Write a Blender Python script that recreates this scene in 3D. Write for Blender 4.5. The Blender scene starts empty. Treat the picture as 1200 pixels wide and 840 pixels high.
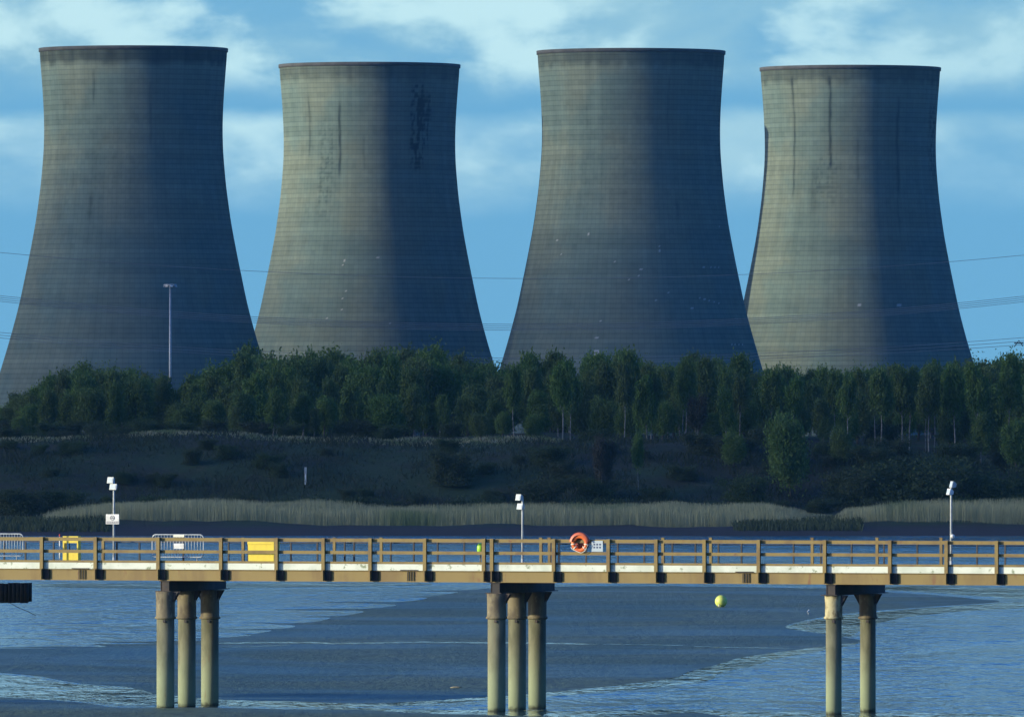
import bpy, math, random
import numpy as np
from mathutils import Vector, Matrix, noise as mnoise
R = math.radians
PI = math.pi
scene = bpy.context.scene
col = scene.collection

# ------------------------------------------------------------------ camera
CAM_Z = 12.7          # metres above the low-tide water
F = 12800.0           # focal length in units of a 1200 px wide picture
HORIZON = 485.0       # picture row of the horizon (of 840)
cd = bpy.data.cameras.new('camera')
cd.sensor_width = 36.0
cd.lens = 36.0 * F / 1200.0
cd.clip_start = 1.0
cd.clip_end = 40000.0
cam = bpy.data.objects.new('camera', cd)
cam.location = (0, 0, CAM_Z)
cam.rotation_euler = (R(90) + math.atan((HORIZON - 420) / F), 0, 0)
col.objects.link(cam)
scene.camera = cam

# ------------------------------------------------------------------ light
SUN_AZ = 75.5         # degrees to the left of the way back to the camera
SUN_EL = 10.0
sdir = Vector((-math.sin(R(SUN_AZ)) * math.cos(R(SUN_EL)), -math.cos(R(SUN_AZ)) * math.cos(R(SUN_EL)), math.sin(R(SUN_EL))))
sl = bpy.data.lights.new('sun', 'SUN')
sl.energy = 3.5
sl.angle = R(0.5)
sl.color = (1.0, 0.92, 0.69)
sun = bpy.data.objects.new('sun', sl)
sun.rotation_euler = sdir.to_track_quat('Z', 'Y').to_euler()
sun.location = (-300, 0, 300)
col.objects.link(sun)

scene.view_settings.view_transform = 'Standard'
scene.view_settings.look = 'None'
scene.view_settings.gamma = 1.0
scene.view_settings.exposure = 0.7
scene.render.engine = 'CYCLES'
scene.cycles.max_bounces = 5
scene.cycles.diffuse_bounces = 2
scene.cycles.glossy_bounces = 3
scene.cycles.transparent_max_bounces = 8


class NT:
    """small wrapper to write node graphs as expressions"""
    def __init__(self, nt):
        self.nt = nt
    def n(self, typ, **kw):
        nd = self.nt.nodes.new(typ)
        for k, v in kw.items():
            setattr(nd, k, v)
        return nd
    def put(self, sock, v):
        if v is None:
            return
        if hasattr(v, 'is_output'):
            self.nt.links.new(v, sock)
        elif isinstance(v, (tuple, list)):
            sock.default_value = tuple(v) if len(v) != 3 or sock.type == 'VECTOR' else (v[0], v[1], v[2], 1)
        else:
            sock.default_value = v
    def m(self, op, a, b=None, c=None, clamp=False):
        nd = self.n('ShaderNodeMath', operation=op, use_clamp=clamp)
        self.put(nd.inputs[0], a); self.put(nd.inputs[1], b)
        if c is not None: self.put(nd.inputs[2], c)
        return nd.outputs[0]
    def vm(self, op, a, b=None):
        nd = self.n('ShaderNodeVectorMath', operation=op)
        self.put(nd.inputs[0], a)
        if b is not None: self.put(nd.inputs[1], b)
        return nd.outputs[0]
    def ss(self, v, a, b, lo=0.0, hi=1.0):
        nd = self.n('ShaderNodeMapRange', interpolation_type='SMOOTHSTEP')
        self.put(nd.inputs[0], v); self.put(nd.inputs[1], a); self.put(nd.inputs[2], b); self.put(nd.inputs[3], lo); self.put(nd.inputs[4], hi)
        return nd.outputs[0]
    def mix(self, f, a, b, mode='MIX'):
        nd = self.n('ShaderNodeMix', data_type='RGBA', blend_type=mode)
        self.put(nd.inputs[0], f); self.put(nd.inputs[6], a); self.put(nd.inputs[7], b)
        return nd.outputs[2]
    def noise(self, vec, scale, detail=4, rough=0.55, dist=0.0):
        nd = self.n('ShaderNodeTexNoise')
        self.put(nd.inputs['Vector'], vec)
        nd.inputs['Scale'].default_value = scale; nd.inputs['Detail'].default_value = detail
        nd.inputs['Roughness'].default_value = rough; nd.inputs['Distortion'].default_value = dist
        return nd.outputs['Fac']
    def xyz(self, v):
        nd = self.n('ShaderNodeSeparateXYZ'); self.put(nd.inputs[0], v)
        return nd.outputs
    def comb(self, x, y, z):
        nd = self.n('ShaderNodeCombineXYZ')
        self.put(nd.inputs[0], x); self.put(nd.inputs[1], y); self.put(nd.inputs[2], z)
        return nd.outputs[0]
    def attr(self, name):
        return self.n('ShaderNodeAttribute', attribute_name=name).outputs['Fac']
    def coord(self, which='Object'):
        return self.n('ShaderNodeTexCoord').outputs[which]
    def pos(self):
        return self.n('ShaderNodeNewGeometry').outputs['Position']


world = bpy.data.worlds.new('World')
scene.world = world
world.use_nodes = True
W = NT(world.node_tree)
bg = world.node_tree.nodes['Background']
sky = W.n('ShaderNodeTexSky', sky_type='NISHITA', sun_disc=False)
sky.sun_elevation = R(SUN_EL)
sky.sun_rotation = math.atan2(sdir.x, sdir.y)
sky.altitude = 10
sky.air_density = 1.0
sky.dust_density = 0.3
sky.ozone_density = 4.0
SKY_TINT = (0.10, 0.62, 1.45)
skyc = W.mix(1.0, sky.outputs[0], SKY_TINT, 'MULTIPLY')
d = W.coord('Generated')
dx, dy, dz = W.xyz(d)
# clouds low over the horizon: flat-based bank, brighter bank below it, broken clouds above
big = W.noise(W.comb(W.m('MULTIPLY', dx, 1.0), dy, W.m('MULTIPLY', dz, 2.6)), 34.0, 6, 0.52, 0.3)
fine = W.noise(W.comb(W.m('ADD', dx, 3.1), dy, W.m('MULTIPLY', dz, 1.6)), 75.0, 7, 0.55, 0.2)
dzw = W.m('ADD', dz, W.m('MULTIPLY', W.m('SUBTRACT', fine, 0.5), 0.0035))
low = W.m('MULTIPLY', W.ss(dzw, 0.0175, 0.0238), W.ss(dzw, 0.0264, 0.0284, 1.0, 0.0))
low = W.m('MULTIPLY', low, W.ss(big, 0.36, 0.58, 0.35, 1.0))
puff = W.noise(W.comb(W.m('ADD', dx, 1.7), dy, W.m('MULTIPLY', dz, 1.9)), 62.0, 8, 0.54, 0.12)
puff2 = W.noise(W.comb(W.m('ADD', dx, 1.722), dy, W.m('MULTIPLY', W.m('SUBTRACT', dz, 0.0016), 1.9)), 58.0, 4, 0.46, 0.15)
veil = W.m('MULTIPLY', W.ss(dzw, 0.0278, 0.0335), W.ss(W.m('ADD', W.m('MULTIPLY', big, 0.7), W.m('MULTIPLY', fine, 0.3)), 0.38, 0.56, 0.15, 0.85))
top = W.m('MULTIPLY', W.ss(dzw, 0.0288, 0.0320), W.ss(W.m('ADD', puff, W.m('MULTIPLY', W.m('SUBTRACT', big, 0.5), 0.45)), 0.425, 0.61))
fade = W.ss(dz, 0.065, 0.13, 1.0, 0.0)
veil = W.m('MULTIPLY', veil, fade); top = W.m('MULTIPLY', top, fade)
east = W.ss(dx, 0.012, 0.04, 1.0, 0.72)
high = W.noise(d, 3.2, 6, 0.55, 0.3)
hi = W.m('MULTIPLY', W.ss(high, 0.47, 0.66), W.ss(dz, 0.10, 0.25))
CLOUD = (3.55, 5.3, 5.65)
GREY = (2.1, 3.75, 4.5)
BLUE = (1.0, 2.72, 4.25)
near_h = W.ss(dz, 0.035, 0.14, 1.0, 0.06)      # pale blue air low down over the estuary
base = W.mix(near_h, skyc, BLUE)
c_ = W.mix(W.m('MULTIPLY', W.m('MAXIMUM', veil, W.m('MULTIPLY', hi, 0.35)), 0.85), base, GREY)
lit = W.m('MULTIPLY', W.m('MAXIMUM', W.m('MULTIPLY', low, W.ss(W.m('ADD', puff, W.m('MULTIPLY', big, 0.6)), 0.56, 0.88, 0.45, 1.0)), top), east)
# sunny side of each cloud lump against its grey side
relief = W.ss(W.m('SUBTRACT', puff, puff2), -0.10, 0.09, 0.0, 1.0)
ccol = W.mix(relief, (2.6, 4.3, 4.95), CLOUD)
skyfinal = W.mix(W.m('MULTIPLY', lit, 0.95), c_, ccol)
# thin cloud glowing round the sun
sdot = W.n('ShaderNodeVectorMath', operation='DOT_PRODUCT'); W.put(sdot.inputs[0], d); sdot.inputs[1].default_value = tuple(sdir)
glow = W.m('POWER', W.m('MAXIMUM', sdot.outputs['Value'], 0.0), 12.0)
gl_ = W.n('ShaderNodeCombineColor')
for i_, k_ in enumerate((25.0, 22.5, 17.0)): W.put(gl_.inputs[i_], W.m('MULTIPLY', glow, k_))
skyfinal = W.mix(1.0, skyfinal, gl_.outputs[0], 'ADD')
W.put(bg.inputs[0], skyfinal)
bg.inputs[1].default_value = 0.10

# ------------------------------------------------------------------ helpers
def tag(o, label=None, cat=None, group=None, kind=None):
    if label: o['label'] = label
    if cat: o['category'] = cat
    if group: o['group'] = group
    if kind: o['kind'] = kind
    return o

def empty(name, loc=(0, 0, 0), rz=0.0):
    o = bpy.data.objects.new(name, None)
    o.empty_display_size = 0.3
    o.location = loc; o.rotation_euler = (0, 0, rz)
    col.objects.link(o)
    return o

def children(o):
    return [c for c in bpy.data.objects if c.parent == o]

def at(px, py, Y):
    """the point at depth Y that the photograph shows at (px, py)"""
    return Vector(((px - 600) / F * Y, Y, CAM_Z + (HORIZON - py) / F * Y))

def gpt(px, py, z=0.0):
    Y = (CAM_Z - z) * F / (py - HORIZON)
    return Vector(((px - 600) / F * Y, Y, z))

def principled(name, color=None, rough=0.6, metal=0.0, spec=0.5):
    m = bpy.data.materials.new(name); m.use_nodes = True
    n = NT(m.node_tree)
    b = m.node_tree.nodes['Principled BSDF']
    b.inputs['Roughness'].default_value = rough
    b.inputs['Metallic'].default_value = metal
    b.inputs['Specular IOR Level'].default_value = spec
    if color is not None:
        n.put(b.inputs['Base Color'], color)
    return m, n, b

def bump(n, b, h, strength=0.3, dist=0.02):
    nd = n.n('ShaderNodeBump'); nd.inputs['Strength'].default_value = strength; nd.inputs['Distance'].default_value = dist
    n.put(nd.inputs['Height'], h); n.put(b.inputs['Normal'], nd.outputs[0])

def worn(name, c1, c2, scale=3.0, rough=0.6, metal=0.0, lo=0.42, hi=0.66, stretch=(1, 1, 1), c3=None, s3=11.0, lo3=0.6, hi3=0.7):
    """a base colour with blotches of a second and specks of a third"""
    m, n, b = principled(name, None, rough, metal)
    co = n.vm('MULTIPLY', n.coord('Object'), stretch)
    f = n.ss(n.noise(co, scale, 5, 0.6), lo, hi)
    c = n.mix(f, c1, c2)
    if c3:
        c = n.mix(n.ss(n.noise(co, s3, 4, 0.65), lo3, hi3), c, c3)
    n.put(b.inputs['Base Color'], c)
    bump(n, b, n.noise(co, scale * 6, 3), 0.25, 0.01)
    return m

class MB:
    def __init__(self):
        self.v = []; self.f = []; self.s = []; self.mi = []
    def add(self, verts, faces, smooth=False, mi=0):
        o = len(self.v)
        self.v += [tuple(p) for p in verts]
        self.f += [tuple(i + o for i in f) for f in faces]
        self.s += [smooth] * len(faces); self.mi += [mi] * len(faces)
        return self
    def box(self, x0, x1, y0, y1, z0, z1, mi=0):
        v = [(x, y, z) for z in (z0, z1) for y in (y0, y1) for x in (x0, x1)]
        f = [(0, 2, 3, 1), (4, 5, 7, 6), (0, 1, 5, 4), (2, 6, 7, 3), (0, 4, 6, 2), (1, 3, 7, 5)]
        return self.add(v, f, False, mi)
    def tube(self, pts, rad, n=8, caps=True, smooth=True, mi=0):
        pts = [Vector(p) for p in pts]
        rr = rad if isinstance(rad, (list, tuple)) else [rad] * len(pts)
        vs = []; fs = []
        for i, p in enumerate(pts):
            a = pts[max(i - 1, 0)]; b = pts[min(i + 1, len(pts) - 1)]
            t = (b - a).normalized()
            ref = Vector((0, 0, 1)) if abs(t.z) < 0.9 else Vector((1, 0, 0))
            u = t.cross(ref).normalized(); w = t.cross(u)
            for k in range(n):
                q = 2 * PI * k / n
                vs.append(p + (u * math.cos(q) + w * math.sin(q)) * rr[i])
        for i in range(len(pts) - 1):
            for k in range(n):
                k2 = (k + 1) % n
                fs.append((i * n + k, i * n + k2, (i + 1) * n + k2, (i + 1) * n + k))
        self.add(vs, fs, smooth, mi)
        if caps:
            o = len(self.v) - len(vs)
            self.f.append(tuple(o + k for k in range(n))[::-1]); self.s.append(False); self.mi.append(mi)
            self.f.append(tuple(o + (len(pts) - 1) * n + k for k in range(n))); self.s.append(False); self.mi.append(mi)
        return self
    def lathe(self, prof, cx=0, cy=0, n=24, smooth=True, caps=True, mi=0):
        vs = []; fs = []
        for r, z in prof:
            for k in range(n):
                q = 2 * PI * k / n
                vs.append((cx + r * math.cos(q), cy + r * math.sin(q), z))
        for i in range(len(prof) - 1):
            for k in range(n):
                k2 = (k + 1) % n
                fs.append((i * n + k, i * n + k2, (i + 1) * n + k2, (i + 1) * n + k))
        if caps:
            fs.append(tuple(range(n))[::-1]); fs.append(tuple((len(prof) - 1) * n + k for k in range(n)))
        return self.add(vs, fs, smooth, mi)
    def build(self, name, mat, parent=None, loc=None):
        me = bpy.data.meshes.new(name)
        me.from_pydata(self.v, [], self.f)
        mats = mat if isinstance(mat, (list, tuple)) else [mat]
        for m in mats: me.materials.append(m)
        me.polygons.foreach_set('use_smooth', self.s)
        if len(mats) > 1: me.polygons.foreach_set('material_index', self.mi)
        me.update()
        o = bpy.data.objects.new(name, me)
        col.objects.link(o)
        if parent: o.parent = parent
        if loc is not None: o.location = loc
        return o

def quads_mesh(name, P, mat, parent=None):
    """P: (n,4,3) array of free quads"""
    n = len(P)
    me = bpy.data.meshes.new(name)
    me.vertices.add(n * 4); me.vertices.foreach_set('co', np.ascontiguousarray(P, dtype=np.float32).ravel())
    me.loops.add(n * 4); me.loops.foreach_set('vertex_index', np.arange(n * 4, dtype=np.int32))
    me.polygons.add(n); me.polygons.foreach_set('loop_start', np.arange(0, n * 4, 4, dtype=np.int32))
    me.update(calc_edges=True)
    me.materials.append(mat)
    o = bpy.data.objects.new(name, me); col.objects.link(o)
    if parent: o.parent = parent
    return o

def link_mesh(name, me, parent=None):
    o = bpy.data.objects.new(name, me); col.objects.link(o)
    if parent: o.parent = parent
    return o

# ------------------------------------------------------------------ ground sheet
PROF = [(-600, 11), (40, 11), (90, 6), (140, -1.5), (1125, -1.5), (1138, 0.0), (1150, 0.45), (1165, 0.9), (1196, 1.2), (1206, 1.5),
        (1216, 3.2), (1228, 7.0), (1238, 9.2), (1246, 9.9), (1262, 9.6), (1500, 9.3), (1700, 7.5), (2300, 6), (20000, 6)]
PY = np.array([p[0] for p in PROF], float); PZ = np.array([p[1] for p in PROF], float)

def gz(x, y):
    z = float(np.interp(y, PY, PZ))
    if 1145 < y < 1700:
        k = min(1, (y - 1145) / 30.0) * min(1.0, max(0.0, (1700 - y) / 200))
        z += k * (1.2 * (mnoise.noise(Vector((x * 0.045, y * 0.05, 1.7)))) + 0.5 * mnoise.noise(Vector((x * 0.2, y * 0.2, 4.2))))
        if y > 1206 and x > 20:
            z -= min(1.6, (x - 20) * 0.05) * min(1, (y - 1206) / 30) * max(0, min(1, (1330 - y) / 80))
    return z

def axis(dense0, dense1, step, far0, far1):
    a = list(np.arange(dense0, dense1 + 0.1, step))
    s = step; v = dense1
    while v < far1:
        s *= 1.35; v += s; a.append(v)
    s = step; v = dense0
    while v > far0:
        s *= 1.35; v -= s; a.insert(0, v)
    return a

xs = axis(-110, 110, 2.5, -2600, 2600)
ys = sorted(set(axis(1120, 1290, 2.5, -500, 5200)) | {40, 90, 140})
gv = [(x, y, gz(x, y)) for y in ys for x in xs]
nx = len(xs)
gf = [(j * nx + i, j * nx + i + 1, (j + 1) * nx + i + 1, (j + 1) * nx + i) for j in range(len(ys) - 1) for i in range(nx - 1)]
gm, n, b = principled('rough_ground', None, 0.9, 0, 0.2)
p = n.pos(); gx, gy, gzz = n.xyz(p)
c = n.mix(n.ss(n.noise(p, 0.09, 6, 0.6), 0.42, 0.6), (0.036, 0.040, 0.028), (0.035, 0.058, 0.026))
c = n.mix(n.ss(n.noise(p, 0.5, 5, 0.7), 0.56, 0.7), c, (0.06, 0.065, 0.042))
c = n.mix(n.ss(gzz, 0.5, 1.1), (0.045, 0.04, 0.04), c)
n.put(b.inputs['Base Color'], c)
bump(n, b, n.noise(p, 1.3, 6, 0.7), 0.8, 0.5)
gmb = MB(); gmb.add(gv, gf, True)
tag(gmb.build('ground', gm), kind='structure')

# ------------------------------------------------------------------ water and flats
def water_mat(name, deep, rough, scale, strength):
    m, n, b = principled(name, deep, rough, 0, 0.5)
    b.inputs['IOR'].default_value = 1.33
    p = n.pos()
    q = n.vm('MULTIPLY', p, (1.0, 0.16, 1.0))
    h = n.m('ADD', n.m('MULTIPLY', n.noise(q, scale, 3, 0.6, 0.4), 0.6), n.m('MULTIPLY', n.noise(q, scale * 0.23, 3, 0.5, 0.6), 0.9))
    patch = n.ss(n.noise(n.vm('MULTIPLY', p, (0.05, 0.018, 1)), 1.0, 4, 0.6, 0.6), 0.38, 0.62, 0.55, 1.0)
    bump(n, b, n.m('MULTIPLY', h, patch), strength, 1.1)
    return m
water = water_mat('rippled_water', (0.012, 0.035, 0.055), 0.12, 1.3, 1.0)
calm = water_mat('calm_water', (0.02, 0.05, 0.065), 0.10, 1.6, 0.2)
wm = MB(); wm.add([(-2600, 100, 0), (2600, 100, 0), (2600, 1150, 0), (-2600, 1150, 0)], [(0, 1, 2, 3)])
tag(wm.build('water', water), kind='structure')

shal = water_mat('shallow_water', (0.05, 0.08, 0.085), 0.07, 1.6, 0.25)
mudm, n, b = principled('wet_sand', None, 0.5, 0, 0.35)
p = n.pos()
q = n.vm('MULTIPLY', p, (1.0, 0.2, 1.0))
f1 = n.ss(n.noise(n.vm('MULTIPLY', p, (0.035, 0.02, 1)), 1.0, 5, 0.6, 0.8), 0.38, 0.62)
c = n.mix(f1, (0.048, 0.095, 0.078), (0.080, 0.125, 0.088))
c = n.mix(n.ss(n.noise(q, 1.4, 5, 0.75), 0.46, 0.64), c, (0.034, 0.062, 0.056))
n.put(b.inputs['Base Color'], c)
n.put(b.inputs['Roughness'], n.ss(n.noise(n.vm('MULTIPLY', p, (0.03, 0.03, 1)), 1.0, 4, 0.6, 1.0), 0.35, 0.65, 0.40, 0.62))
bump(n, b, n.m('ADD', n.noise(q, 2.4, 5, 0.75, 0.3), n.m('MULTIPLY', n.noise(q, 0.5, 3, 0.5, 0.5), 0.5)), 1.0, 0.3)

def smooth_outline(pts, it=2):
    for _ in range(it):
        q = []
        for i in range(len(pts)):
            a = pts[i]; b_ = pts[(i + 1) % len(pts)]
            q.append((a[0] * 0.75 + b_[0] * 0.25, a[1] * 0.75 + b_[1] * 0.25))
            q.append((a[0] * 0.25 + b_[0] * 0.75, a[1] * 0.25 + b_[1] * 0.75))
        pts = q
    return pts

def flat(name, pix, z, mat, it=2, thick=0.0):
    pts = [gpt(px, py, 0.0) for px, py in smooth_outline(pix, it)]
    # uneven water's edge
    out = []
    for i, q in enumerate(pts):
        w = mnoise.noise(Vector((q.x * 0.3, q.y * 0.05, 3.3)))
        out.append((q.x + w * 0.8, q.y + w * 3.0, z))
    m = MB(); m.add(out, [tuple(range(len(out)))])
    o = m.build(name, mat)
    tag(o, kind='structure')
    return o

tr_rng = random.Random(21)
edge = [(-300, 762)]
for ex, ey in ((20, 760), (90, 758), (150, 755), (205, 752), (255, 748), (300, 743), (335, 737), (370, 730), (405, 722), (440, 714), (475, 706), (510, 699), (550, 692)):
    ln_ = tr_rng.uniform(25, 130); th_ = tr_rng.uniform(0.9, 2.0)
    edge += [(ex - 8, ey + th_), (ex - ln_ * 0.5, ey + th_ * 0.2), (ex - ln_, ey - th_ * 0.3), (ex - ln_ * 0.4, ey - th_ * 0.7), (ex, ey - th_ * 0.6)]
flat('sandbank', edge + [(590, 687.5), (760, 686), (960, 688.5), (1040, 693), (1120, 699), (1188, 704.5), (1110, 709), (1040, 714),
                  (985, 719), (940, 727), (916, 732), (940, 738), (985, 746), (1012, 751), (985, 755), (930, 761), (870, 770), (830, 779), (800, 791), (760, 798), (700, 805),
                  (640, 811), (560, 817), (470, 823), (400, 824), (300, 821), (210, 817), (130, 803), (60, 792), (0, 786), (-300, 780)], 0.006, mudm)
flat('shallows', [(-300, 786), (0, 789), (70, 797), (150, 806), (240, 816), (400, 821), (520, 816), (640, 808), (760, 795), (800, 788), (850, 772), (930, 759), (1000, 752),
                  (1000, 755), (950, 764), (890, 776), (850, 787), (820, 799), (760, 806), (680, 813), (560, 821), (470, 827), (380, 829), (180, 826), (60, 819), (-300, 812)], 0.003, shal)
flat('shallows', [(913, 733), (960, 726), (1000, 719), (1090, 712), (1200, 704), (1330, 702), (1330, 708), (1160, 713), (1060, 722), (1010, 734), (1000, 748), (940, 740)], 0.003, shal)
flat('shallows', [(1000, 689), (1060, 692), (1200, 702), (1320, 703), (1320, 694), (1100, 686)], 0.003, shal)
flat('shallows', [(330, 829), (470, 830), (640, 834), (760, 832), (900, 833), (1200, 836), (1300, 842), (700, 842), (500, 836)], 0.003, shal)
flat('mudbank', [(-300, 812), (0, 817), (60, 820), (115, 826), (180, 828), (260, 830), (380, 831), (480, 834.5), (600, 838), (690, 841), (760, 838), (800, 835.5), (836, 838),
                 (860, 846), (900, 900), (900, 1100), (-600, 1100)], 0.012, mudm)
flat('mudbank', [(980, 614), (1040, 613), (1140, 614), (1300, 615), (1300, 617.5), (1120, 617), (1000, 616.5)], 0.01, mudm)
def runnel(pts, w0):
    top = [(x, y - w0 * (0.6 + 0.6 * abs(mnoise.noise(Vector((x * 0.03, 0, 1)))))) for x, y in pts]
    bot = [(x, y + w0 * (0.6 + 0.6 * abs(mnoise.noise(Vector((x * 0.03, 5, 1)))))) for x, y in pts][::-1]
    flat('runnel', top + bot, 0.012, calm, 1)
runnel([(255, 753), (300, 752.5), (380, 753.2), (460, 753), (540, 752.5), (640, 753.5), (700, 754.5)], 1.1)
runnel([(706, 754.6), (760, 755.2), (800, 756)], 0.7)
runnel([(812, 756.5), (850, 757.4), (890, 758), (930, 758.6)], 0.6)
runnel([(-120, 746.5), (0, 747.6), (40, 748.2), (72, 748.8)], 0.9)
runnel([(-120, 752), (0, 754), (16, 754.6)], 1.0)
runnel([(262, 757.5), (300, 757), (330, 756)], 0.6)
flat('runnel', [(30, 687), (200, 690), (420, 686.5), (540, 684), (420, 683), (200, 684), (30, 683)], 0.012, calm, 1)

# ------------------------------------------------------------------ cooling towers
TP = [(0, 27.5), (2, 27.45), (4, 27.25), (10.75, 26.7), (18, 26.25), (24, 26.1), (30, 26.25), (40, 27.1), (51, 28.6), (61, 30.5), (75, 33.4), (84, 35.8), (93, 38.5), (104, 41.8), (116, 45.6)]
tz = np.array([q[0] for q in TP]); tr_ = np.array([q[1] for q in TP])
def smooth_prof(zz):
    r = np.zeros_like(zz)
    for k, w in ((-4, 1), (-2, 2), (0, 3), (2, 2), (4, 1)):
        r += w * np.interp(zz + k, tz, tr_)
    return r / 9.0

def vnoise(u, v, rng, nu, nv):
    """periodic-in-u value noise on arrays u (0..1), v (0..1)"""
    g = rng.random((nv + 2, nu))
    a = u * nu; i = np.floor(a).astype(int); fa = a - i; fa = fa * fa * (3 - 2 * fa)
    c_ = v * nv; j = np.clip(np.floor(c_).astype(int), 0, nv); fc = c_ - j; fc = fc * fc * (3 - 2 * fc)
    i0 = i % nu; i1 = (i + 1) % nu
    return (g[j, i0] * (1 - fa) + g[j, i1] * fa) * (1 - fc) + (g[j + 1, i0] * (1 - fa) + g[j + 1, i1] * fa) * fc

def tower_mat():
    m, n, b = principled('tower_concrete', None, 0.95, 0, 0.0)
    arc = n.attr('arc'); h = n.attr('hgt'); st = n.attr('stain'); pale = n.attr('pale')
    LIFT = 1.45
    hv = n.m('DIVIDE', h, LIFT)
    fh = n.m('FRACT', hv); fa = n.m('FRACT', arc)
    lh = n.m('SUBTRACT', 1.0, n.ss(n.m('ABSOLUTE', n.m('SUBTRACT', fh, 0.5)), 0.33, 0.47))   # 0 in the joint
    lv = n.m('SUBTRACT', 1.0, n.ss(n.m('ABSOLUTE', n.m('SUBTRACT', fa, 0.5)), 0.40, 0.48))
    wn = n.n('ShaderNodeTexWhiteNoise', noise_dimensions='3D')
    n.put(wn.inputs[0], n.comb(n.m('FLOOR', arc), n.m('FLOOR', hv), 0.0))
    wl = n.n('ShaderNodeTexWhiteNoise', noise_dimensions='1D')
    n.put(wl.inputs['W'], n.m('FLOOR', hv))
    co = n.coord('Object')
    g = n.noise(co, 0.35, 6, 0.65)
    tone = n.m('ADD', 0.86, n.m('MULTIPLY', wn.outputs[0], 0.08))
    tone = n.m('ADD', tone, n.m('MULTIPLY', n.m('SUBTRACT', wl.outputs[0], 0.5), 0.16))
    tone = n.m('ADD', tone, n.m('MULTIPLY', n.m('SUBTRACT', g, 0.5), 0.42))
    tone = n.m('MULTIPLY', tone, n.m('ADD', 0.74, n.m('MULTIPLY', lh, 0.26)))
    tone = n.m('MULTIPLY', tone, n.m('ADD', 0.87, n.m('MULTIPLY', lv, 0.13)))
    tone = n.m('MULTIPLY', tone, n.m('SUBTRACT', 1.0, n.m('MULTIPLY', st, 0.8)))
    basec = n.mix(n.ss(n.noise(co, 0.05, 4, 0.5), 0.4, 0.6), (0.158, 0.215, 0.185), (0.192, 0.228, 0.178))
    gr = n.n('ShaderNodeCombineColor'); 
    for i in range(3): n.put(gr.inputs[i], tone)
    c = n.mix(1.0, basec, gr.outputs[0], 'MULTIPLY')
    c = n.mix(pale, c, (0.38, 0.39, 0.38))
    n.put(b.inputs['Base Color'], c)
    return m
TMAT = tower_mat()
inner_mat, _, _ = principled('tower_inside', (0.14, 0.14, 0.13), 0.95, 0, 0.1)

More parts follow.
